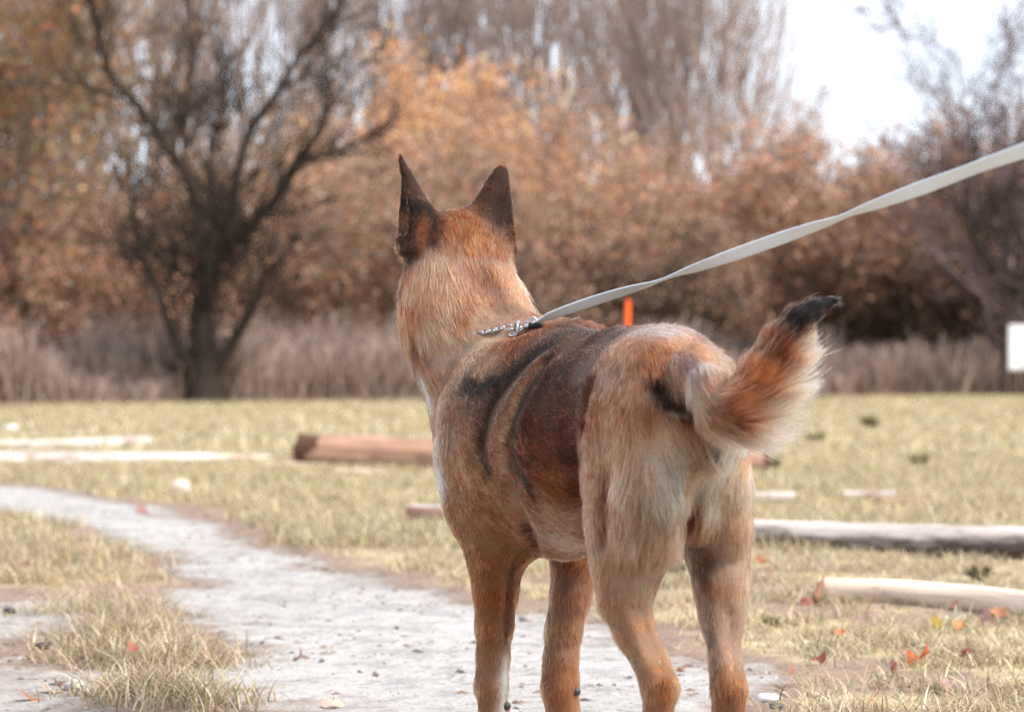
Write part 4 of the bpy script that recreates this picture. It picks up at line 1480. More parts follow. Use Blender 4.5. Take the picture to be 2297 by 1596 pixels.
    ra = cv.attributes.get("radius") or cv.attributes.new("radius", "FLOAT", "POINT")
    ra.data.foreach_set("value", rad.ravel())
    ca = cv.attributes.new("col", "FLOAT_COLOR", "POINT")
    ca.data.foreach_set("color", cols.ravel())
    return cv


m_fur = bpy.data.materials.new("dog_fur")
m_fur.use_nodes = True
fn, fl = m_fur.node_tree.nodes, m_fur.node_tree.links
fn.clear()
f_out = fn.new("ShaderNodeOutputMaterial")
f_h = fn.new("ShaderNodeBsdfHairPrincipled")
f_h.model = "CHIANG"
f_h.parametrization = "COLOR"
f_h.inputs["Roughness"].default_value = .45
f_h.inputs["IOR"].default_value = 1.14
f_h.inputs["Radial Roughness"].default_value = .55
f_h.inputs["Random Roughness"].default_value = .2
f_at = fn.new("ShaderNodeAttribute"); f_at.attribute_name = "col"
f_g = fn.new("ShaderNodeGamma"); f_g.inputs["Gamma"].default_value = 1.28
fl.new(f_at.outputs["Color"], f_g.inputs["Color"]); fl.new(f_g.outputs["Color"], f_h.inputs["Color"])
fl.new(f_h.outputs["BSDF"], f_out.inputs["Surface"])
fur_cv = grow_fur(270000)
fur_cv.materials.append(m_fur)
fur = link("fur", fur_cv, dog)

# ------------------------------------------------------------------ logs, leaves, stones
def wood_material(name, c_top, c_dark, amount, grain=18.0, under=0.0):
    """weathered wood: streaks along the length, darker bark patches by noise"""
    m, n, l, b = material(name, c_top, .8, .2)
    at_ = n.new("ShaderNodeAttribute"); at_.attribute_name = "uvw"
    mp = n.new("ShaderNodeMapping"); mp.inputs["Scale"].default_value = (1.5, grain, grain)
    l.new(at_.outputs["Vector"], mp.inputs["Vector"])
    no = n.new("ShaderNodeTexNoise"); no.inputs["Scale"].default_value = 1.6; no.inputs["Detail"].default_value = 6
    l.new(mp.outputs["Vector"], no.inputs["Vector"])
    mp2 = n.new("ShaderNodeMapping"); mp2.inputs["Scale"].default_value = (5, 16, 16)
    l.new(at_.outputs["Vector"], mp2.inputs["Vector"])
    no2 = n.new("ShaderNodeTexNoise"); no2.inputs["Scale"].default_value = 1.0; no2.inputs["Detail"].default_value = 6; no2.inputs["Roughness"].default_value = .65
    l.new(mp2.outputs["Vector"], no2.inputs["Vector"])
    mr = n.new("ShaderNodeMapRange"); mr.inputs["From Min"].default_value = .56 - amount; mr.inputs["From Max"].default_value = .74 - amount
    # bark patches plus painted shade darken the flank and underside
    at2 = n.new("ShaderNodeAttribute"); at2.attribute_name = "down"
    ad = n.new("ShaderNodeMath"); ad.operation = "MULTIPLY_ADD"; ad.inputs[1].default_value = under
    l.new(at2.outputs["Fac"], ad.inputs[0]); l.new(no2.outputs["Fac"], ad.inputs[2])
    l.new(ad.outputs[0], mr.inputs["Value"])
    mx = n.new("ShaderNodeMix"); mx.data_type = "RGBA"
    mx.inputs[6].default_value = (*c_top, 1); mx.inputs[7].default_value = (*c_dark, 1)
    l.new(mr.outputs["Result"], mx.inputs[0])
    m2 = n.new("ShaderNodeMix"); m2.data_type = "RGBA"; m2.blend_type = "MULTIPLY"; m2.inputs[0].default_value = .75
    l.new(mx.outputs[2], m2.inputs[6]); gr = n.new("ShaderNodeMapRange"); gr.inputs["From Min"].default_value = .25; gr.inputs["From Max"].default_value = .70; gr.inputs["To Min"].default_value = .35; gr.inputs["To Max"].default_value = 1.1
    l.new(no.outputs["Fac"], gr.inputs["Value"]); l.new(gr.outputs["Result"], m2.inputs[7])
    gm = n.new("ShaderNodeMix"); gm.data_type = "RGBA"; gm.blend_type = "ADD"; gm.inputs[0].default_value = .0
    l.new(m2.outputs[2], b.inputs["Base Color"])
    bp = n.new("ShaderNodeBump"); bp.inputs["Strength"].default_value = .9; bp.inputs["Distance"].default_value = .012
    l.new(no.outputs["Fac"], bp.inputs["Height"]); l.new(bp.outputs["Normal"], b.inputs["Normal"])
    return m


m_peeled = wood_material("peeled_wood", (.70, .56, .45), (.36, .23, .16), -.02)
m_white_pole = wood_material("bleached_wood", (.62, .55, .51), (.26, .18, .15), .07)
m_tan_log = wood_material("tan_log_wood", (.42, .255, .175), (.20, .11, .075), .06)
m_bark_log = wood_material("bark_log", (.48, .42, .39), (.12, .088, .078), .10, under=.26)
m_cut, n_, l_, b_ = material("cut_wood", (.19, .10, .06), .9, .1)
m_wedge, n_, l_, b_ = material("axed_wood", (.30, .17, .125), .9, .1)
m_enddark, n_, l_, b_ = material("dark_end_wood", (.085, .045, .03), .9, .1)


def log(name, pts, radii, mat, seed, label, cat="log", cut=None, sides=22, tip=0.0, knots=3, rough=.05, bulge=.006, dark_end=0.0):
    """a stem through ground points pts, radii along it; its near end closed by a cut face"""
    rs = np.random.default_rng(seed)
    pts = np.asarray(pts, float); radii = np.asarray(radii, float)
    org = np.array((pts[0][0], pts[0][1], 0.0))
    acc = np.concatenate(([0], np.cumsum(np.linalg.norm(np.diff(pts, axis=0), axis=1))))
    n = max(14, int(acc[-1] / .03))
    s = np.linspace(0, acc[-1], n)
    c = np.stack([np.interp(s, acc, pts[:, i]) for i in range(3)], 1) - org
    r = np.interp(s, acc, radii)
    for _ in range(4):
        c[1:-1] = (c[:-2] + 2 * c[1:-1] + c[2:]) / 4
        r[1:-1] = (r[:-2] + 2 * r[1:-1] + r[2:]) / 4
    ax = np.gradient(c, axis=0); ax /= np.linalg.norm(ax, axis=1)[:, None]
    a = np.cross(ax, UPV); a /= np.linalg.norm(a, axis=1)[:, None]
    b = np.cross(a, ax)
    ang = np.arange(sides) / sides * 2 * np.pi
    q = np.stack([np.repeat(s, sides) * 2.0, np.tile(np.cos(ang), n) * 1.3 + seed * 3, np.tile(np.sin(ang), n) * 1.3], 1)
    rr = (r[:, None] * np.ones(sides)).ravel() * (1 + (fbm(q, 2.2, 3, seed) - .5) * rough * 4)
    for _ in range(knots):
        s0, a0 = rs.random() * acc[-1], rs.random() * 6.28
        rr = rr * (1 + .16 * np.exp(-((np.repeat(s, sides) - s0) / .035) ** 2 - ((np.angle(np.exp(1j * (np.tile(ang, n) - a0)))) / .4) ** 2))
    v = (c[:, None] + (a[:, None] * np.cos(ang)[None, :, None] + b[:, None] * np.sin(ang)[None, :, None]) * rr.reshape(n, sides)[:, :, None])
    if tip:   # axe-cut wedge: the near end narrows to its upper edge
        k = np.clip(s / tip, 0, 1) ** .8
        top = c + b * r[:, None] * .85
        v = top[:, None] + (v - top[:, None]) * (.36 + .64 * k)[:, None, None]
    k = np.arange(sides); k2 = (k + 1) % sides
    f = (np.arange(n - 1)[:, None, None] * sides + np.stack([k, k + sides, k2 + sides, k2], 1)[None]).reshape(-1, 4)
    vv = v.reshape(-1, 3)
    me = new_mesh(name, vv, f[:, ::-1].copy(), mat)
    at_ = me.attributes.new("uvw", "FLOAT_VECTOR", "POINT")
    at_.data.foreach_set("vector", np.stack([np.repeat(s, sides), np.tile(np.cos(ang), n) * r.mean() + seed, np.tile(np.sin(ang), n) * r.mean()], 1).astype(np.float32).ravel())
    if dark_end:  # darker band round the near end, with an uneven edge
        me.materials.append(m_enddark)
        me.polygons.foreach_set("material_index", (np.repeat(s[:-1], sides) < dark_end * (1 + .6 * np.tile(np.sin(ang * 2), n - 1))).astype(np.int32))
    if tip:   # the axe left bare brown wood on the wedge
        me.materials.append(m_wedge)
        sl_ = np.repeat(s[:-1], sides); an_ = np.tile(np.sin(ang), n - 1)
        me.polygons.foreach_set("material_index", ((sl_ < tip * 1.5) & (an_ < .55)).astype(np.int32))
    dn = me.attributes.new("down", "FLOAT", "POINT")
    dn.data.foreach_set("value", np.tile(np.clip(.55 - np.sin(ang), -.4, 1), n).astype(np.float32))
    o = link(name, me); o.location = org
    tag(o, label, cat)
    for end, cc in ((0, -1), (n - 1, 1)):
        ring = v[end]
        mid = ring.mean(0)
        w = [tuple(x) for x in ring] + [tuple(mid + (x - mid) * .5 + ax[end] * cc * (bulge * .7 + .003 * rs.random())) for x in ring] + [tuple(mid + ax[end] * cc * bulge)]
        ff = [(i, (i + 1) % sides, sides + (i + 1) % sides, sides + i) for i in range(sides)] + [(sides + i, sides + (i + 1) % sides, 2 * sides) for i in range(sides)]
        cm = new_mesh("cut_end", w, ff, cut or m_cut, False)
        link("cut_end", cm, o)
    return o


def on_ground(u, d, r, sink=.0):
    """log axis point above photo column u at depth d, resting on the turf"""
    x = (u - U0) / FPX * d
    return (x, d, float(ground_z(np.array([[x, d]]))[0]) + r - sink)


def seen_at(u, v, d, r):
    """log axis point seen at (u, v), never sunk deeper than half into the turf"""
    p = P(u, v, d)
    return (p[0], p[1], max(p[2], float(ground_z(p[None, :2])[0]) + r * .5))


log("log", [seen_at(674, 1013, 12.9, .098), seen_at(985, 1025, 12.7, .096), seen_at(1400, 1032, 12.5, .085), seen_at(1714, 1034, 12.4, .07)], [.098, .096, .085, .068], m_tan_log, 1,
    "thick smooth tan log with dark end lying left of the dog's chest", cut=m_enddark, bulge=.035, dark_end=.075, rough=.08, knots=7)
log("pole", [on_ground(-160, 13.4, .044, .022), on_ground(200, 13.5, .042, .022), on_ground(420, 13.7, .034, .018), on_ground(606, 14.0, .022, .012)], [.058, .054, .044, .026], m_white_pole, 2,
    "long bleached white pole lying in the grass at the left, the nearer of two", "pole")
log("pole", [on_ground(-160, 15.9, .036, .015), on_ground(120, 16.1, .034, .018), on_ground(336, 16.5, .036, .012)], [.046, .043, .042], m_white_pole, 3,
    "shorter bleached pole lying behind the long white pole at the left", "pole")
log("stick", [on_ground(592, 12.9, .013), on_ground(735, 12.7, .013)], [.022, .020], m_peeled, 4, "short pale stick lying in front of the thick tan log's end", "stick", sides=12)
log("stick", [on_ground(755, 12.1, .012), on_ground(868, 12.0, .012)], [.022, .018], m_peeled, 5, "short pale stick lying below the thick tan log", "stick", sides=12)
log("stick", [on_ground(360, 12.8, .008), on_ground(470, 12.7, .008)], [.009, .007], m_peeled, 6, "thin pale stick in the grass below the long white pole", "stick", sides=10)
log("log", [seen_at(918, 1160, 8.3, .05), seen_at(1300, 1184, 7.85, .05), seen_at(1690, 1203, 7.42, .052), seen_at(2297, 1222, 6.95, .052), seen_at(2520, 1230, 6.8, .048)], [.050, .050, .052, .052, .048], m_bark_log, 7,
    "long bark patched log with a pointed end passing behind the dog's legs", cut=m_cut, tip=.17)
log("log", [seen_at(1838, 1326, 5.62, .033), seen_at(2000, 1329, 5.58, .033), seen_at(2180, 1342, 5.43, .032), seen_at(2297, 1356, 5.3, .031), seen_at(2420, 1374, 5.16, .030)], [.033, .033, .032, .031, .030], m_peeled, 8,
    "peeled cream coloured log with a ragged brown end at the lower right", cut=m_cut, rough=.04)
log("pole", [on_ground(1610, 9.55, .026), on_ground(1786, 9.5, .026)], [.026, .024], m_white_pole, 9, "short white pole lying just right of the dog's far hind leg", "pole", sides=14)
log("pole", [on_ground(1894, 9.65, .026), on_ground(2012, 9.6, .024)], [.025, .022], m_white_pole, 10, "short white pole lying behind the bark patched log at the right", "pole", sides=14)
log("bark_slab", [on_ground(1975, 9.4, .020), on_ground(2092, 9.35, .016)], [.022, .012], m_tan_log, 11, "reddish brown bark slab at the end of a short white pole", "bark slab", sides=10)
# splinter standing on the ragged end of the peeled log
log("splinter", [on_ground(1828, 5.52, .012), on_ground(1848, 5.62, .05)], [.012, .006], m_cut, 13, "brown torn splinter of wood at the peeled log's ragged end", "splinter", sides=8, knots=0)


def stone(name, u, v, w, h, col, seed, label, cat="stone", flat=.6):
    rs = np.random.default_rng(seed)
    c = G(u, v)
    bm_v, bm_f = [], []
    nu, nv = 12, 7
    for j in range(nv + 1):
        th = math.pi * j / nv
        for i in range(nu):
            ph = 2 * math.pi * i / nu
            bm_v.append((math.sin(th) * math.cos(ph), math.sin(th) * math.sin(ph), math.cos(th)))
    V = np.array(bm_v)
    V = np.sign(V) * np.abs(V) ** .75
    V = V * (1 + (fbm(V + seed * 5, 1.6, 2, seed) - .5) * .7)[:, None]
    V = V * np.array((w / 2, w * .38, h / 2)) + np.array((0, 0, h * .5 * flat))
    F = [(j * nu + i, j * nu + (i + 1) % nu, (j + 1) * nu + (i + 1) % nu, (j + 1) * nu + i) for j in range(nv) for i in range(nu)]
    m, n, l, b = material(name + "_stone", col, .85, .2)
    no = n.new("ShaderNodeTexNoise"); no.inputs["Scale"].default_value = 60
    tc = n.new("ShaderNodeTexCoord"); l.new(tc.outputs["Object"], no.inputs["Vector"])
    mx = n.new("ShaderNodeMix"); mx.data_type = "RGBA"; mx.inputs[6].default_value = (*[x * .7 for x in col], 1); mx.inputs[7].default_value = (*[min(x * 1.25, .9) for x in col], 1)
    l.new(no.outputs["Fac"], mx.inputs[0]); l.new(mx.outputs[2], b.inputs["Base Color"])
    o = link(name, new_mesh(name, V, F, m, True))
    o.location = (c[0], c[1], float(surf_z(c)[0])); o.rotation_euler = (0, 0, rs.normal(0, .5))
    tag(o, label, cat)
    return o


stone("stone", 95, 1462, .036, .016, (.045, .038, .035), 3, "blackish stone lying on bare earth left of the grass tussock")
stone("stone", 96, 1447, .030, .010, (.62, .60, .60), 4, "small pale stone touching the blackish stone at the left")
stone("stone", 168, 1551, .036, .022, (.40, .38, .38), 5, "grey rounded stone beside dry leaves at the lower left")
stone("stone", 1727, 1572, .040, .016, (.70, .69, .68), 6, "flat whitish stone by the right hind foot on the path edge")
stone("stone", 1742, 1592, .024, .010, (.10, .09, .085), 7, "small dark stone in front of the flat whitish stone")
stone("stone", 1180, 1402, .034, .018, (.30, .25, .23), 8, "brownish stone on the path between the front legs")
stone("stone", 406, 1122, .085, .085, (.62, .47, .41), 9, "pinkish pale lump of stone at the far edge of the path", flat=.8)
stone("stone", 24, 967, .14, .05, (.80, .78, .76), 10, "white stone far out in the grass near the left edge")
stone("stone", 20, 1382, .030, .014, (.06, .05, .045), 11, "small dark stone at the left edge under the grass bank")
stone("stone", 700, 1150, .045, .016, (.66, .60, .56), 12, "small pale stone at the far path edge right of the pinkish lump")


# ---- fallen leaves, each a lobed curled blade with a stalk
def leaf_proto(seed, lobes):
    rs = np.random.default_rng(seed)
    k = 18
    ang = np.linspace(0, 2 * np.pi, k, endpoint=False)
    rad = .5 * (1 + .28 * np.cos(lobes * ang)) * (1 + .1 * rs.normal(0, 1, k))
    ring = np.stack([np.cos(ang) * rad, np.sin(ang) * rad * .8, np.zeros(k)], 1)
    v = [(0, 0, 0)] + [tuple(x * .5) for x in ring] + [tuple(x) for x in ring]
    v = np.array(v)
    cu, cv = rs.uniform(.5, 1.1), rs.uniform(-.5, .7)
    v[:, 2] = cu * v[:, 0] ** 2 + cv * v[:, 1] ** 2 + .3 * v[:, 0] * v[:, 1] + rs.normal(0, .02, len(v))
    f = [(0, 1 + i, 1 + (i + 1) % k) for i in range(k)] + [(1 + i, 1 + k + i, 1 + k + (i + 1) % k, 1 + (i + 1) % k) for i in range(k)]
    st = np.array([(-.5, -.02, v[10, 2]), (-.5, .02, v[10, 2]), (-.95, .0, v[10, 2] + .15)])
    n0 = len(v)
    return np.concatenate([v, st]), f + [(n0, n0 + 1, n0 + 2)]


_lm = {}


def leaf_mat(c):
    if c not in _lm:
        m = two_sided("fallen_leaf", trans=.3)
        for nd in list(m.node_tree.nodes):
            if nd.type == "ATTRIBUTE":
                rgb = m.node_tree.nodes.new("ShaderNodeTexNoise"); rgb.inputs["Scale"].default_value = 8
                mx = m.node_tree.nodes.new("ShaderNodeMix"); mx.data_type = "RGBA"
                mx.inputs[6].default_value = (*[x * .65 for x in c], 1); mx.inputs[7].default_value = (*[min(1.25 * x, .95) for x in c], 1)
                tc = m.node_tree.nodes.new("ShaderNodeTexCoord")
                m.node_tree.links.new(tc.outputs["Object"], rgb.inputs["Vector"]); m.node_tree.links.new(rgb.outputs["Fac"], mx.inputs[0])
                for lk in list(nd.outputs["Color"].links):
                    m.node_tree.links.new(mx.outputs[2], lk.to_socket)
                m.node_tree.nodes.remove(nd)
        _lm[c] = m
    return _lm[c]


LP = [leaf_proto(s, lb) for s, lb in ((1, 5), (2, 3), (3, 5), (4, 2))]
_lmesh = {}


def leaf(u, v, size, col, lift, label, group=None, tilt=.5, seed=0):
    rs = np.random.default_rng(900 + seed)
    key = (seed % 4, col)
    if key not in _lmesh:
        _lmesh[key] = new_mesh("fallen_leaf", LP[seed % 4][0], LP[seed % 4][1], leaf_mat(col), True)
    o = link("fallen_leaf", _lmesh[key])
    c = G(u, v, lift)
    o.location = (c[0], c[1], max(lift, float(surf_z(c)[0]) + .004))
    o.scale = (size,) * 3
    o.rotation_euler = (rs.normal(0, tilt), rs.normal(0, tilt), rs.random() * 6.28)
    tag(o, label, "leaf", group)
    return o


ORANGE, RED, RUSTL, MAUVE, YELLOW, PALEL, DBROWN = (.56, .155, .05), (.30, .095, .055), (.36, .15, .075), (.42, .27, .24), (.66, .50, .10), (.66, .64, .52), (.13, .06, .04)
for i, (u, v, s, c, lift, label) in enumerate((
    (2073, 1465, .034, ORANGE, .035, "bright orange upright leaf in the grass below the peeled log"),
    (2046, 1474, .026, ORANGE, .03, "smaller orange leaf left of the bright orange upright leaf"),
    (2155, 1404, .034, (.62, .22, .08), .035, "folded orange leaf in the grass just under the peeled log"),
    (2138, 1360, .028, RED, .045, "dark red leaf against the middle of the peeled log"),
    (2241, 1372, .034, RUSTL, .04, "rusty leaf standing against the right part of the peeled log"),
    (2214, 1384, .032, MAUVE, .035, "dull mauve leaf beside the rusty leaf near the right edge"),
    (2166, 1464, .024, RED, .03, "small red leaf in the grass right of the bright orange leaves"),
    (2185, 1472, .022, DBROWN, .025, "dark brown leaf scrap next to the small red leaf at the right"),
    (1886, 1417, .022, (.50, .15, .05), .035, "small rust red leaf in the grass below the peeled log's ragged end"),
    (1843, 1473, .032, RED, .025, "reddish brown leaf in the pale grass right of the far hind leg"),
    (1776, 1503, .024, (.72, .33, .22), .03, "salmon coloured leaf at the path edge beside the far hind leg"),
    (2004, 1499, .022, RED, .025, "small dark red leaf low in the pale grass"),
    (1957, 1574, .034, RUSTL, .02, "brown red leaf at the bottom edge under tangled grass"),
    (1814, 1352, .040, RED, .02, "dark red crumpled leaf at the foot of the peeled log's ragged end"),
    (1982, 1364, .022, DBROWN, .03, "brown leaf touching the left part of the peeled log"),
    (2120, 1538, .040, MAUVE, .02, "large mauve brown leaf flat in the grass at the lower right"),
    (2222, 1462, .030, (.72, .56, .44), .03, "pale curled leaf in the grass near the right edge"),
    (2100, 1398, .030, YELLOW, .03, "yellow leaf in the grass under the middle of the peeled log"),
    (2140, 1382, .040, PALEL, .035, "pale greenish white leaf leaning on the peeled log"),
    (1710, 1256, .032, (.72, .30, .18), .04, "salmon leaf in the grass in front of the bark patched log"),
    (1730, 1284, .028, (.66, .26, .15), .035, "orange leaf in the grass between the two logs at the right"),
    (2035, 1300, .030, (.74, .56, .42), .06, "pale leaf on a stalk standing just above the peeled log"),
    (298, 1452, .026, RED, .05, "red brown leaf caught on top of the grass tussock at the lower left"),
    (52, 1268, .042, RED, .04, "rust red leaf on the grass bank at the left edge"),
    (73, 1570, .046, RUSTL, .004, "rust brown leaf on bare earth in the bottom left corner"),
    (112, 1552, .036, (.60, .36, .24), .004, "tan curled leaf between the rust brown leaf and the grey stone"),
    (130, 1540, .022, DBROWN, .004, "dark brown leaf scrap touching the grey stone"),
    (320, 1152, .075, (.28, .13, .11), .004, "dark reddish leaf lying on the far edge of the path"),
    (1530, 1503, .026, (.50, .20, .10), .004, "red brown leaf on the path between the hind legs"),
    (745, 1585, .040, (.50, .40, .33), .004, "dry curled leaf on the pale path at the bottom"),
    (670, 1480, .030, (.30, .2, .16), .002, "dry brown leaf on the middle of the path"),
)):
    leaf(u, v, s, c, lift, label, seed=i, tilt=.35 if lift < .01 else .9)


# crumbs of earth and grit on the path
def grit():
    rs = np.random.default_rng(77)
    XY = scatter(15000, 3.3, 9.5, .29, 1.0)
    s = path_depth(XY)
    XY = XY[(s > -.03)]
    XY = XY[rs.random(len(XY)) < .25 + .75 * smooth01((fbm(XY, 4, 2, 133) - .42) / .2)]
    n = len(XY)
    z = path_z(XY)
    sz = .0018 + .0075 * rs.random(n) ** 4
    base = np.array([(1, 0, 0), (-.5, .87, 0), (-.5, -.87, 0), (.2, .1, .8)]) * 1.0
    a = rs.random(n) * 6.28
    ca, sa = np.cos(a), np.sin(a)
    st = 1 + rs.random(n) * 1.4
    b = base[None] * np.ones((n, 1, 1))
    b[:, :, 0] *= st[:, None]
    v = np.stack([b[:, :, 0] * ca[:, None] - b[:, :, 1] * sa[:, None], b[:, :, 0] * sa[:, None] + b[:, :, 1] * ca[:, None], b[:, :, 2] * .8], 2) * sz[:, None, None]
    v += np.column_stack([XY, z])[:, None]
    f = (np.arange(n)[:, None, None] * 4 + np.array([(0, 1, 3), (1, 2, 3), (2, 0, 3)])[None]).reshape(-1, 3)
    me = new_mesh("grit", v.reshape(-1, 3), f, m_grass, False)
    pal = np.array([(.20, .16, .13), (.30, .26, .23), (.12, .09, .075), (.50, .47, .45), (.26, .18, .13)])
    set_color(me, np.repeat(pal[rs.integers(0, 5, n)], 4, 0))
    tag(link("grit", me), kind="stuff")


grit()


# dark weeds in the meadow
def weed(u, v, size, label, seed):
    rs = np.random.default_rng(seed)
    c = G(u, v)
    n = 70
    az = rs.random(n) * 6.28
    r0 = rs.random(n) * size * .25
    p0 = np.column_stack([np.cos(az) * r0, np.sin(az) * r0, np.zeros(n)])
    ln = size * rs.uniform(.3, .75, n); ri = size * rs.uniform(.2, .85, n)
    tip = p0 + np.column_stack([np.cos(az) * ln, np.sin(az) * ln, ri])
    mid = (p0 + tip) / 2 + np.array((0, 0, .2)) * ri[:, None]
    sd = np.column_stack([-np.sin(az), np.cos(az), np.zeros(n)]) * (size * .09)
    vv = np.stack([p0 - sd * .3, p0 + sd * .3, mid - sd, mid + sd, tip], 1).reshape(-1, 3)
    b = np.arange(n)[:, None] * 5
    me = poly_mesh("weed", vv, [b + np.array((0, 1, 3, 2))], [b + np.array((2, 3, 4))], m_grass)
    cc = np.array((.19, .16, .075)) * np.exp(rs.normal(0, .3, n))[:, None]
    set_color(me, np.repeat(cc, 5, 0))
    o = link("weed", me); o.location = (c[0], c[1], float(ground_z(c[None])[0]))
    tag(o, label, "weed")


weed(1734, 1060, .10, "dark upright weed in the meadow right of the tail's white fringe", 1)
weed(2062, 1052, .11, "broad dark weed in the meadow near the right edge", 2)
weed(1950, 965, .17, "olive weed clump far out in the meadow at the right", 3)
weed(1825, 1000, .12, "small dark weed in the meadow above the tail's fringe", 4)
weed(1728, 1415, .035, "dark brown weed stub beside the far hind leg", 5)
weed(2195, 1310, .06, "dark green weed behind the peeled log near the right edge", 6)
weed(1520, 1300, .05, "dark green weed seen between the hind legs", 7)
weed(1690, 1045, .09, "dark weed against the far hind leg", 8)
weed(745, 1140, .05, "brown weed in the grass below the thick tan log", 9)


# ---- orange marker post
def box_mesh(name, lo, hi, mat, bev=.003):
    (x0, y0, z0), (x1, y1, z1) = lo, hi
    b = min(bev, (x1 - x0) / 3, (y1 - y0) / 3, (z1 - z0) / 3)
    import bmesh
    bm = bmesh.new()
    bmesh.ops.create_cube(bm, size=1.0)
    for v in bm.verts:
        v.co = Vector(((x0 + x1) / 2 + v.co.x * (x1 - x0), (y0 + y1) / 2 + v.co.y * (y1 - y0), (z0 + z1) / 2 + v.co.z * (z1 - z0)))
    bmesh.ops.bevel(bm, geom=list(bm.edges), offset=b, segments=2, affect="EDGES")
    me = bpy.data.meshes.new(name); bm.to_mesh(me); bm.free()
    me.materials.append(mat)
    return me


m_orange, n_, l_, b_ = material("orange_paint", (.86, .12, .012), .55, .3)
no_ = n_.new("ShaderNodeTexNoise"); no_.inputs["Scale"].default_value = 9
mx_ = n_.new("ShaderNodeMix"); mx_.data_type = "RGBA"; mx_.inputs[6].default_value = (.74, .10, .012, 1); mx_.inputs[7].default_value = (.90, .15, .02, 1)
l_.new(no_.outputs["Fac"], mx_.inputs[0]); l_.new(mx_.outputs[2], b_.inputs["Base Color"])
d_ = 15.0
post = bpy.data.objects.new("marker_post", None); COL.objects.link(post)
post.location = at(1402, d_)
post.rotation_euler = (0, R(1.2), R(20))
topz = P(1402, 672, d_)[2]
link("stake", box_mesh("stake", (-.015, -.015, -.1), (.015, .015, topz - .02), m_orange), post)
link("cap", box_mesh("cap", (-.017, -.017, topz - .02), (.017, .017, topz), m_orange, .008), post)
tag(post, "bright orange marker post standing in the grass behind the dog's back", "post")

# ---- low dark rail before the reeds
m_darkwood, n_, l_, b_ = material("dark_weathered_wood", (.055, .045, .042), .9, .1)
d_ = 41.4
rail = bpy.data.objects.new("wooden_rail", None); COL.objects.link(rail)
a_, b2 = P(1560, 762, d_), P(1695, 776, d_)
rail.location = (a_[0], d_, 0)
L_ = b2[0] - a_[0]
bar = link("rail", box_mesh("rail", (-.1, -.05, -.05), (L_ + .1, .05, .05), m_darkwood, .01), rail)
bar.location = (0, 0, a_[2]); bar.rotation_euler = (0, math.atan2(a_[2] - b2[2], L_), 0)
for xx in (.12, L_ - .12):
    link("post", box_mesh("post", (xx - .04, .055, -.1), (xx + .04, .13, a_[2] + .02), m_darkwood, .008), rail)
tag(rail, "low dark wooden rail seen between the dog's rump and its raised tail", "rail")

# ---- white board at the right edge
m_white, n_, l_, b_ = material("white_board_paint", (.82, .83, .86), .6, .3)
d_ = 44.2
board = bpy.data.objects.new("white_board", None); COL.objects.link(board)
a_, b2 = P(2262, 728, d_), P(2262, 830, d_)
board.location = (a_[0], d_, 0)
link("panel", box_mesh("panel", (0, -.02, b2[2]), (1.25, .02, a_[2]), m_white, .01), board)
for xx in (.12, 1.13):
    link("post", box_mesh("post", (xx - .03, .025, -.1), (xx + .03, .085, a_[2] - .05), m_darkwood, .005), board)
tag(board, "white board standing among the shrubs at the right edge behind the slender stem", "board")

# ------------------------------------------------------------------ eyes, pads, collar and leash
m_eye, n_, l_, b_ = material("eye", (.03, .015, .008), .08, .6)
m_pad, n_, l_, b_ = material("pad_skin", (.035, .028, .026), .5, .4)


def ball(name, c, r, mat, parent, scale=(1, 1, 1)):
    import bmesh
    bm = bmesh.new(); bmesh.ops.create_uvsphere(bm, u_segments=14, v_segments=9, radius=r)
    me = bpy.data.meshes.new(name); bm.to_mesh(me); bm.free()
    me.polygons.foreach_set("use_smooth", np.ones(len(me.polygons), bool))
    me.materials.append(mat)
    o = link(name, me, parent); o.location = tuple(c); o.scale = scale
    return o


for s in (1, -1):
    q = SK + HF * .105 + HS * (.030 * s) - HU * .012
    loc = np.array(_bvh.find_nearest(Vector(q))[0])
    ball("eye", loc - HF * .003, .010, m_eye, dog)
ball("nose", SK + HF * .205 - HU * .044, .013, m_pad, dog, (1.1, .8, .8))
for u, v, d in ((1138, 1582, 3.37), (1279, 1547, 3.45)):
    q = np.array(_bvh.find_nearest(Vector(P(u, v, d)))[0])
    ball("carpal_pad", q - (EYE - q) / np.linalg.norm(EYE - q) * .0022, .0075, m_pad, dog, (1, .8, .85))

m_steel, n_, l_, b_ = material("steel", (.42, .42, .44), .32, .5); b_.inputs["Metallic"].default_value = 1
m_web, n_, l_, b_ = material("leash_webbing", (.66, .73, .82), .6, .35)
at_ = n_.new("ShaderNodeAttribute"); at_.attribute_name = "uvw"
wv = n_.new("ShaderNodeTexWave"); wv.inputs["Scale"].default_value = 260; wv.inputs["Distortion"].default_value = .4
l_.new(at_.outputs["Vector"], wv.inputs["Vector"])
bp_ = n_.new("ShaderNodeBump"); bp_.inputs["Strength"].default_value = .25; bp_.inputs["Distance"].default_value = .0006
l_.new(wv.outputs["Fac"], bp_.inputs["Height"]); l_.new(bp_.outputs["Normal"], b_.inputs["Normal"])
m_sleeve, n_, l_, b_ = material("black_sleeve", (.018, .017, .018), .6, .3)


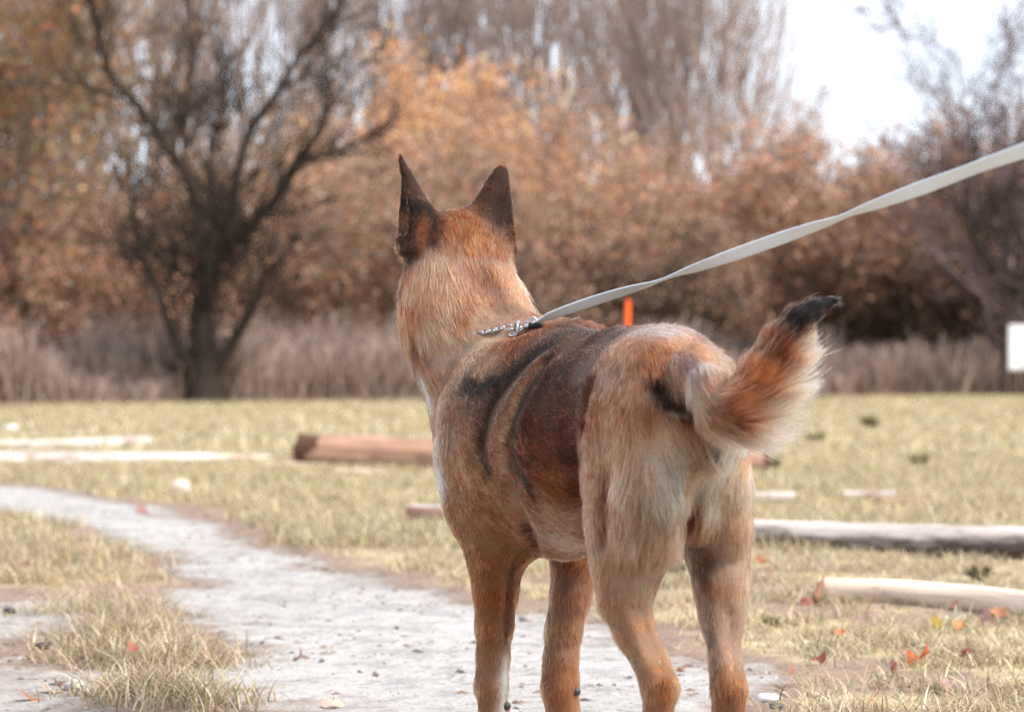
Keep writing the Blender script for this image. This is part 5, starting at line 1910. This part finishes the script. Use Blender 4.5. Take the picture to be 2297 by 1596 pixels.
def tube_along(name, pts, r, mat, parent=None, sides=8, closed=False):
    pts = np.asarray(pts, float)
    n = len(pts)
    tan = np.roll(pts, -1, 0) - np.roll(pts, 1, 0) if closed else np.gradient(pts, axis=0)
    tan /= np.linalg.norm(tan, axis=1)[:, None]
    ref = np.array((.31, .2, .93))
    a = np.cross(tan, ref); a /= np.linalg.norm(a, axis=1)[:, None]
    b = np.cross(tan, a)
    ang = np.arange(sides) / sides * 2 * np.pi
    rr = np.broadcast_to(r, (n,))
    v = pts[:, None] + (a[:, None] * np.cos(ang)[None, :, None] + b[:, None] * np.sin(ang)[None, :, None]) * rr[:, None, None]
    k = np.arange(sides); k2 = (k + 1) % sides
    i = np.arange(n if closed else n - 1)[:, None]; j = (i + 1) % n
    f = np.stack([i * sides + k, j * sides + k, j * sides + k2, i * sides + k2], -1).reshape(-1, 4)
    v = v.reshape(-1, 3)
    faces = f.tolist()
    if not closed:
        faces += [list(range(sides)), list(range((n - 1) * sides, n * sides))[::-1]]
    return link(name, new_mesh(name, v, faces, mat), parent)


# collar: a fine steel chain round the neck, mostly sunk in the ruff
nape, throat = P(1170, 745, 3.43), P(935, 820, 3.60)
mid_ = (nape + throat) / 2
axn = P(1036, 690, 3.56) - P(1092, 805, 3.50)
e1 = (nape - throat) / np.linalg.norm(nape - throat)
nrm = axn - e1 * axn.dot(e1); nrm /= np.linalg.norm(nrm)
e2 = np.cross(nrm, e1)
loop = []
for t in np.linspace(0, 2 * np.pi, 72, endpoint=False):
    dr = e1 * math.cos(t) + e2 * math.sin(t)
    h_ = _bvh.ray_cast(Vector(mid_ + dr * .26), Vector(-dr), .26)
    rad_ = .26 - h_[3] if h_[0] is not None else .08
    loop.append(rad_)
loop = np.array(loop)
for _ in range(6):
    loop = (np.roll(loop, 1) + loop + np.roll(loop, -1)) / 3
lift_ = np.array([.0050 if math.cos(t) > .988 else -.008 for t in np.linspace(0, 2 * np.pi, 72, endpoint=False)])
for _ in range(3): lift_ = (np.roll(lift_, 1) + lift_ + np.roll(lift_, -1)) / 3
ring_pts = [mid_ + (e1 * math.cos(t) + e2 * math.sin(t)) * (r + lf) for t, r, lf in zip(np.linspace(0, 2 * np.pi, 72, endpoint=False), loop, lift_)]
ring_pts = np.array(ring_pts)
# links: small ovals alternately turned, one joined chain (each is under two pixels)
fine = []
acc = np.concatenate([ring_pts, ring_pts[:1]])
seglen = np.linalg.norm(np.diff(acc, axis=0), axis=1)
tot = seglen.sum(); cum = np.concatenate(([0], np.cumsum(seglen)))
nl = int(tot / .0065)
V_, F_ = [], []
for i in range(nl):
    s = (i + .5) / nl * tot
    c = np.array([np.interp(s, cum, acc[:, k]) for k in range(3)])
    c2 = np.array([np.interp(min(s + .004, tot), cum, acc[:, k]) for k in range(3)])
    tg = (c2 - c); tg /= np.linalg.norm(tg)
    out_ = c - mid_; out_ -= tg * out_.dot(tg); out_ /= np.linalg.norm(out_)
    sd = np.cross(tg, out_)
    w = (out_ + sd if i % 2 else out_ - sd); w /= np.linalg.norm(w)
    w2 = np.cross(tg, w)
    base = len(V_)
    for a in range(8):
        al = a / 8 * 2 * math.pi
        cc = c + tg * math.cos(al) * .0050 + w * math.sin(al) * .0036
        dr = tg * math.cos(al) + w * math.sin(al)
        for b in range(4):
            be = b / 4 * 2 * math.pi
            V_.append(cc + (dr * math.cos(be) + w2 * math.sin(be)) * .0012)
    for a in range(8):
        for b in range(4):
            F_.append((base + a * 4 + b, base + ((a + 1) % 8) * 4 + b, base + ((a + 1) % 8) * 4 + (b + 1) % 4, base + a * 4 + (b + 1) % 4))
collar = link("chain_collar", new_mesh("chain_collar", V_, F_, m_steel))
tag(collar, "thin steel chain collar sunk in the fur round the dog's neck", "collar")

# leash: clasp at the collar, then twisted flat webbing running up to the right
leash = bpy.data.objects.new("leash", None); COL.objects.link(leash)
tag(leash, "pale grey flat leash rising from the dog's collar past the right edge", "leash")
d_cl = min(hit(1150, 744)[1], hit(1165, 740)[1]) - .016; d_st = min(hit(1196, 727)[1] - .016, d_cl + .02)
CL = P(1150, 744, d_cl); ST = P(1200, 724, d_st)
dirn = (ST - CL) / np.linalg.norm(ST - CL)
sdn = np.cross(dirn, np.array((0, -1.0, 0))); sdn /= np.linalg.norm(sdn)      # up in the picture
toc = np.cross(sdn, dirn)
# collar ring standing up
t = np.linspace(0, 2 * np.pi, 24, endpoint=False)
tube_along("ring", [P(1157, 741, d_cl) + (sdn * .9 - dirn * .45) * math.cos(a) * .0105 + (toc * .8 + dirn * .3) * math.sin(a) * .0075 for a in t], .0017, m_steel, leash, closed=True)
# snap hook
hook = [CL + dirn * x + sdn * y for x, y in ((.004, -.002), (-.002, -.005), (-.007, -.003), (-.008, .001), (-.004, .005), (.003, .005), (.010, .002), (.018, .0005))]
tube_along("hook", hook, .0020, m_steel, leash)
tube_along("gate", [CL + dirn * .004 - sdn * .002, CL + dirn * .010 - sdn * .002, CL + dirn * .016 - sdn * .001], .0014, m_steel, leash)
tube_along("thumb_lever", [CL + dirn * .010 - sdn * .003, CL + dirn * .013 - sdn * .009, CL + dirn * .010 - sdn * .012], .0018, m_steel, leash)
tube_along("swivel", [CL + dirn * .016, CL + dirn * .019, CL + dirn * .022, CL + dirn * .025, CL + dirn * .030], np.array((.0030, .0042, .0042, .0034, .0030)), m_steel, leash, sides=12)
tube_along("eye_loop", [CL + dirn * .032 + (dirn * math.cos(a) * .005) + sdn * math.sin(a) * .0085 for a in t], .0016, m_steel, leash, closed=True)
tube_along("sleeve", [P(1186, 731, d_st), P(1200, 729, d_st - .001), P(1218, 729, d_st - .002)], np.array((.0045, .0055, .0045)), m_sleeve, leash)


def strap():
    key_uv = [(1194, 726, d_st), (1250, 702, d_st - .03), (1350, 668, 3.26), (1480, 629, 3.16), (1650, 570, 3.02), (1780, 524, 2.92), (1890, 486, 2.83), (2050, 428, 2.70), (2200, 372, 2.58), (2297, 338, 2.50), (2450, 284, 2.38), (2700, 200, 2.2), (3300, 0, 1.85)]
    tw = [(1194, 62), (1250, 48), (1350, 42), (1430, 60), (1465, 82), (1490, 90), (1515, 82), (1550, 58), (1650, 28), (1750, 30), (1840, 54), (1880, 78), (1910, 78), (1950, 54), (2060, 28), (2180, 46), (2297, 30), (2700, 20), (3300, 40)]
    K = np.array(key_uv)
    us = np.concatenate([np.arange(1194, 3300, 6.0)])
    pts = np.array([P(u, np.interp(u, K[:, 0], K[:, 1]), np.interp(u, K[:, 0], K[:, 2])) for u in us])
    for _ in range(40):
        pts[1:-1] = (pts[:-2] + 2 * pts[1:-1] + pts[2:]) / 4
    ang = np.radians(np.interp(us, *np.array(tw).T))
    for _ in range(14):
        ang[1:-1] = (ang[:-2] + 2 * ang[1:-1] + ang[2:]) / 4
    tan = np.gradient(pts, axis=0); tan /= np.linalg.norm(tan, axis=1)[:, None]
    view = np.array((0, 1.0, 0))
    upv = np.cross(tan, -view); upv /= np.linalg.norm(upv, axis=1)[:, None]
    if upv[0][2] < 0: upv = -upv
    dep = np.cross(tan, upv)
    w = upv * np.cos(ang)[:, None] + dep * np.sin(ang)[:, None]
    nr = np.cross(tan, w)
    hw, th = .0087, .0010
    prof = [(-1, -.5), (-.94, -1), (-.5, -.8), (0, -.75), (.5, -.8), (.94, -1), (1, -.5), (1, .5), (.94, 1), (.5, .8), (0, .75), (-.5, .8), (-.94, 1), (-1, .5)]
    m = len(prof)
    grow = np.clip((us - 1194) / 40, .35, 1)
    v = np.stack([pts + w * (a * hw * grow)[:, None] + nr * (b * th) for a, b in prof], 1).reshape(-1, 3)
    n = len(pts)
    k = np.arange(m); k2 = (k + 1) % m
    f = (np.arange(n - 1)[:, None, None] * m + np.stack([k, k + m, k2 + m, k2], 1)[None]).reshape(-1, 4)
    me = new_mesh("strap", v, f, m_web)
    s = np.concatenate(([0], np.cumsum(np.linalg.norm(np.diff(pts, axis=0), axis=1))))
    a_ = me.attributes.new("uvw", "FLOAT_VECTOR", "POINT")
    a_.data.foreach_set("vector", np.stack([np.repeat(s, m), np.tile([p[0] * hw for p in prof], n), np.zeros(n * m)], 1).astype(np.float32).ravel())
    link("strap", me, leash)


strap()
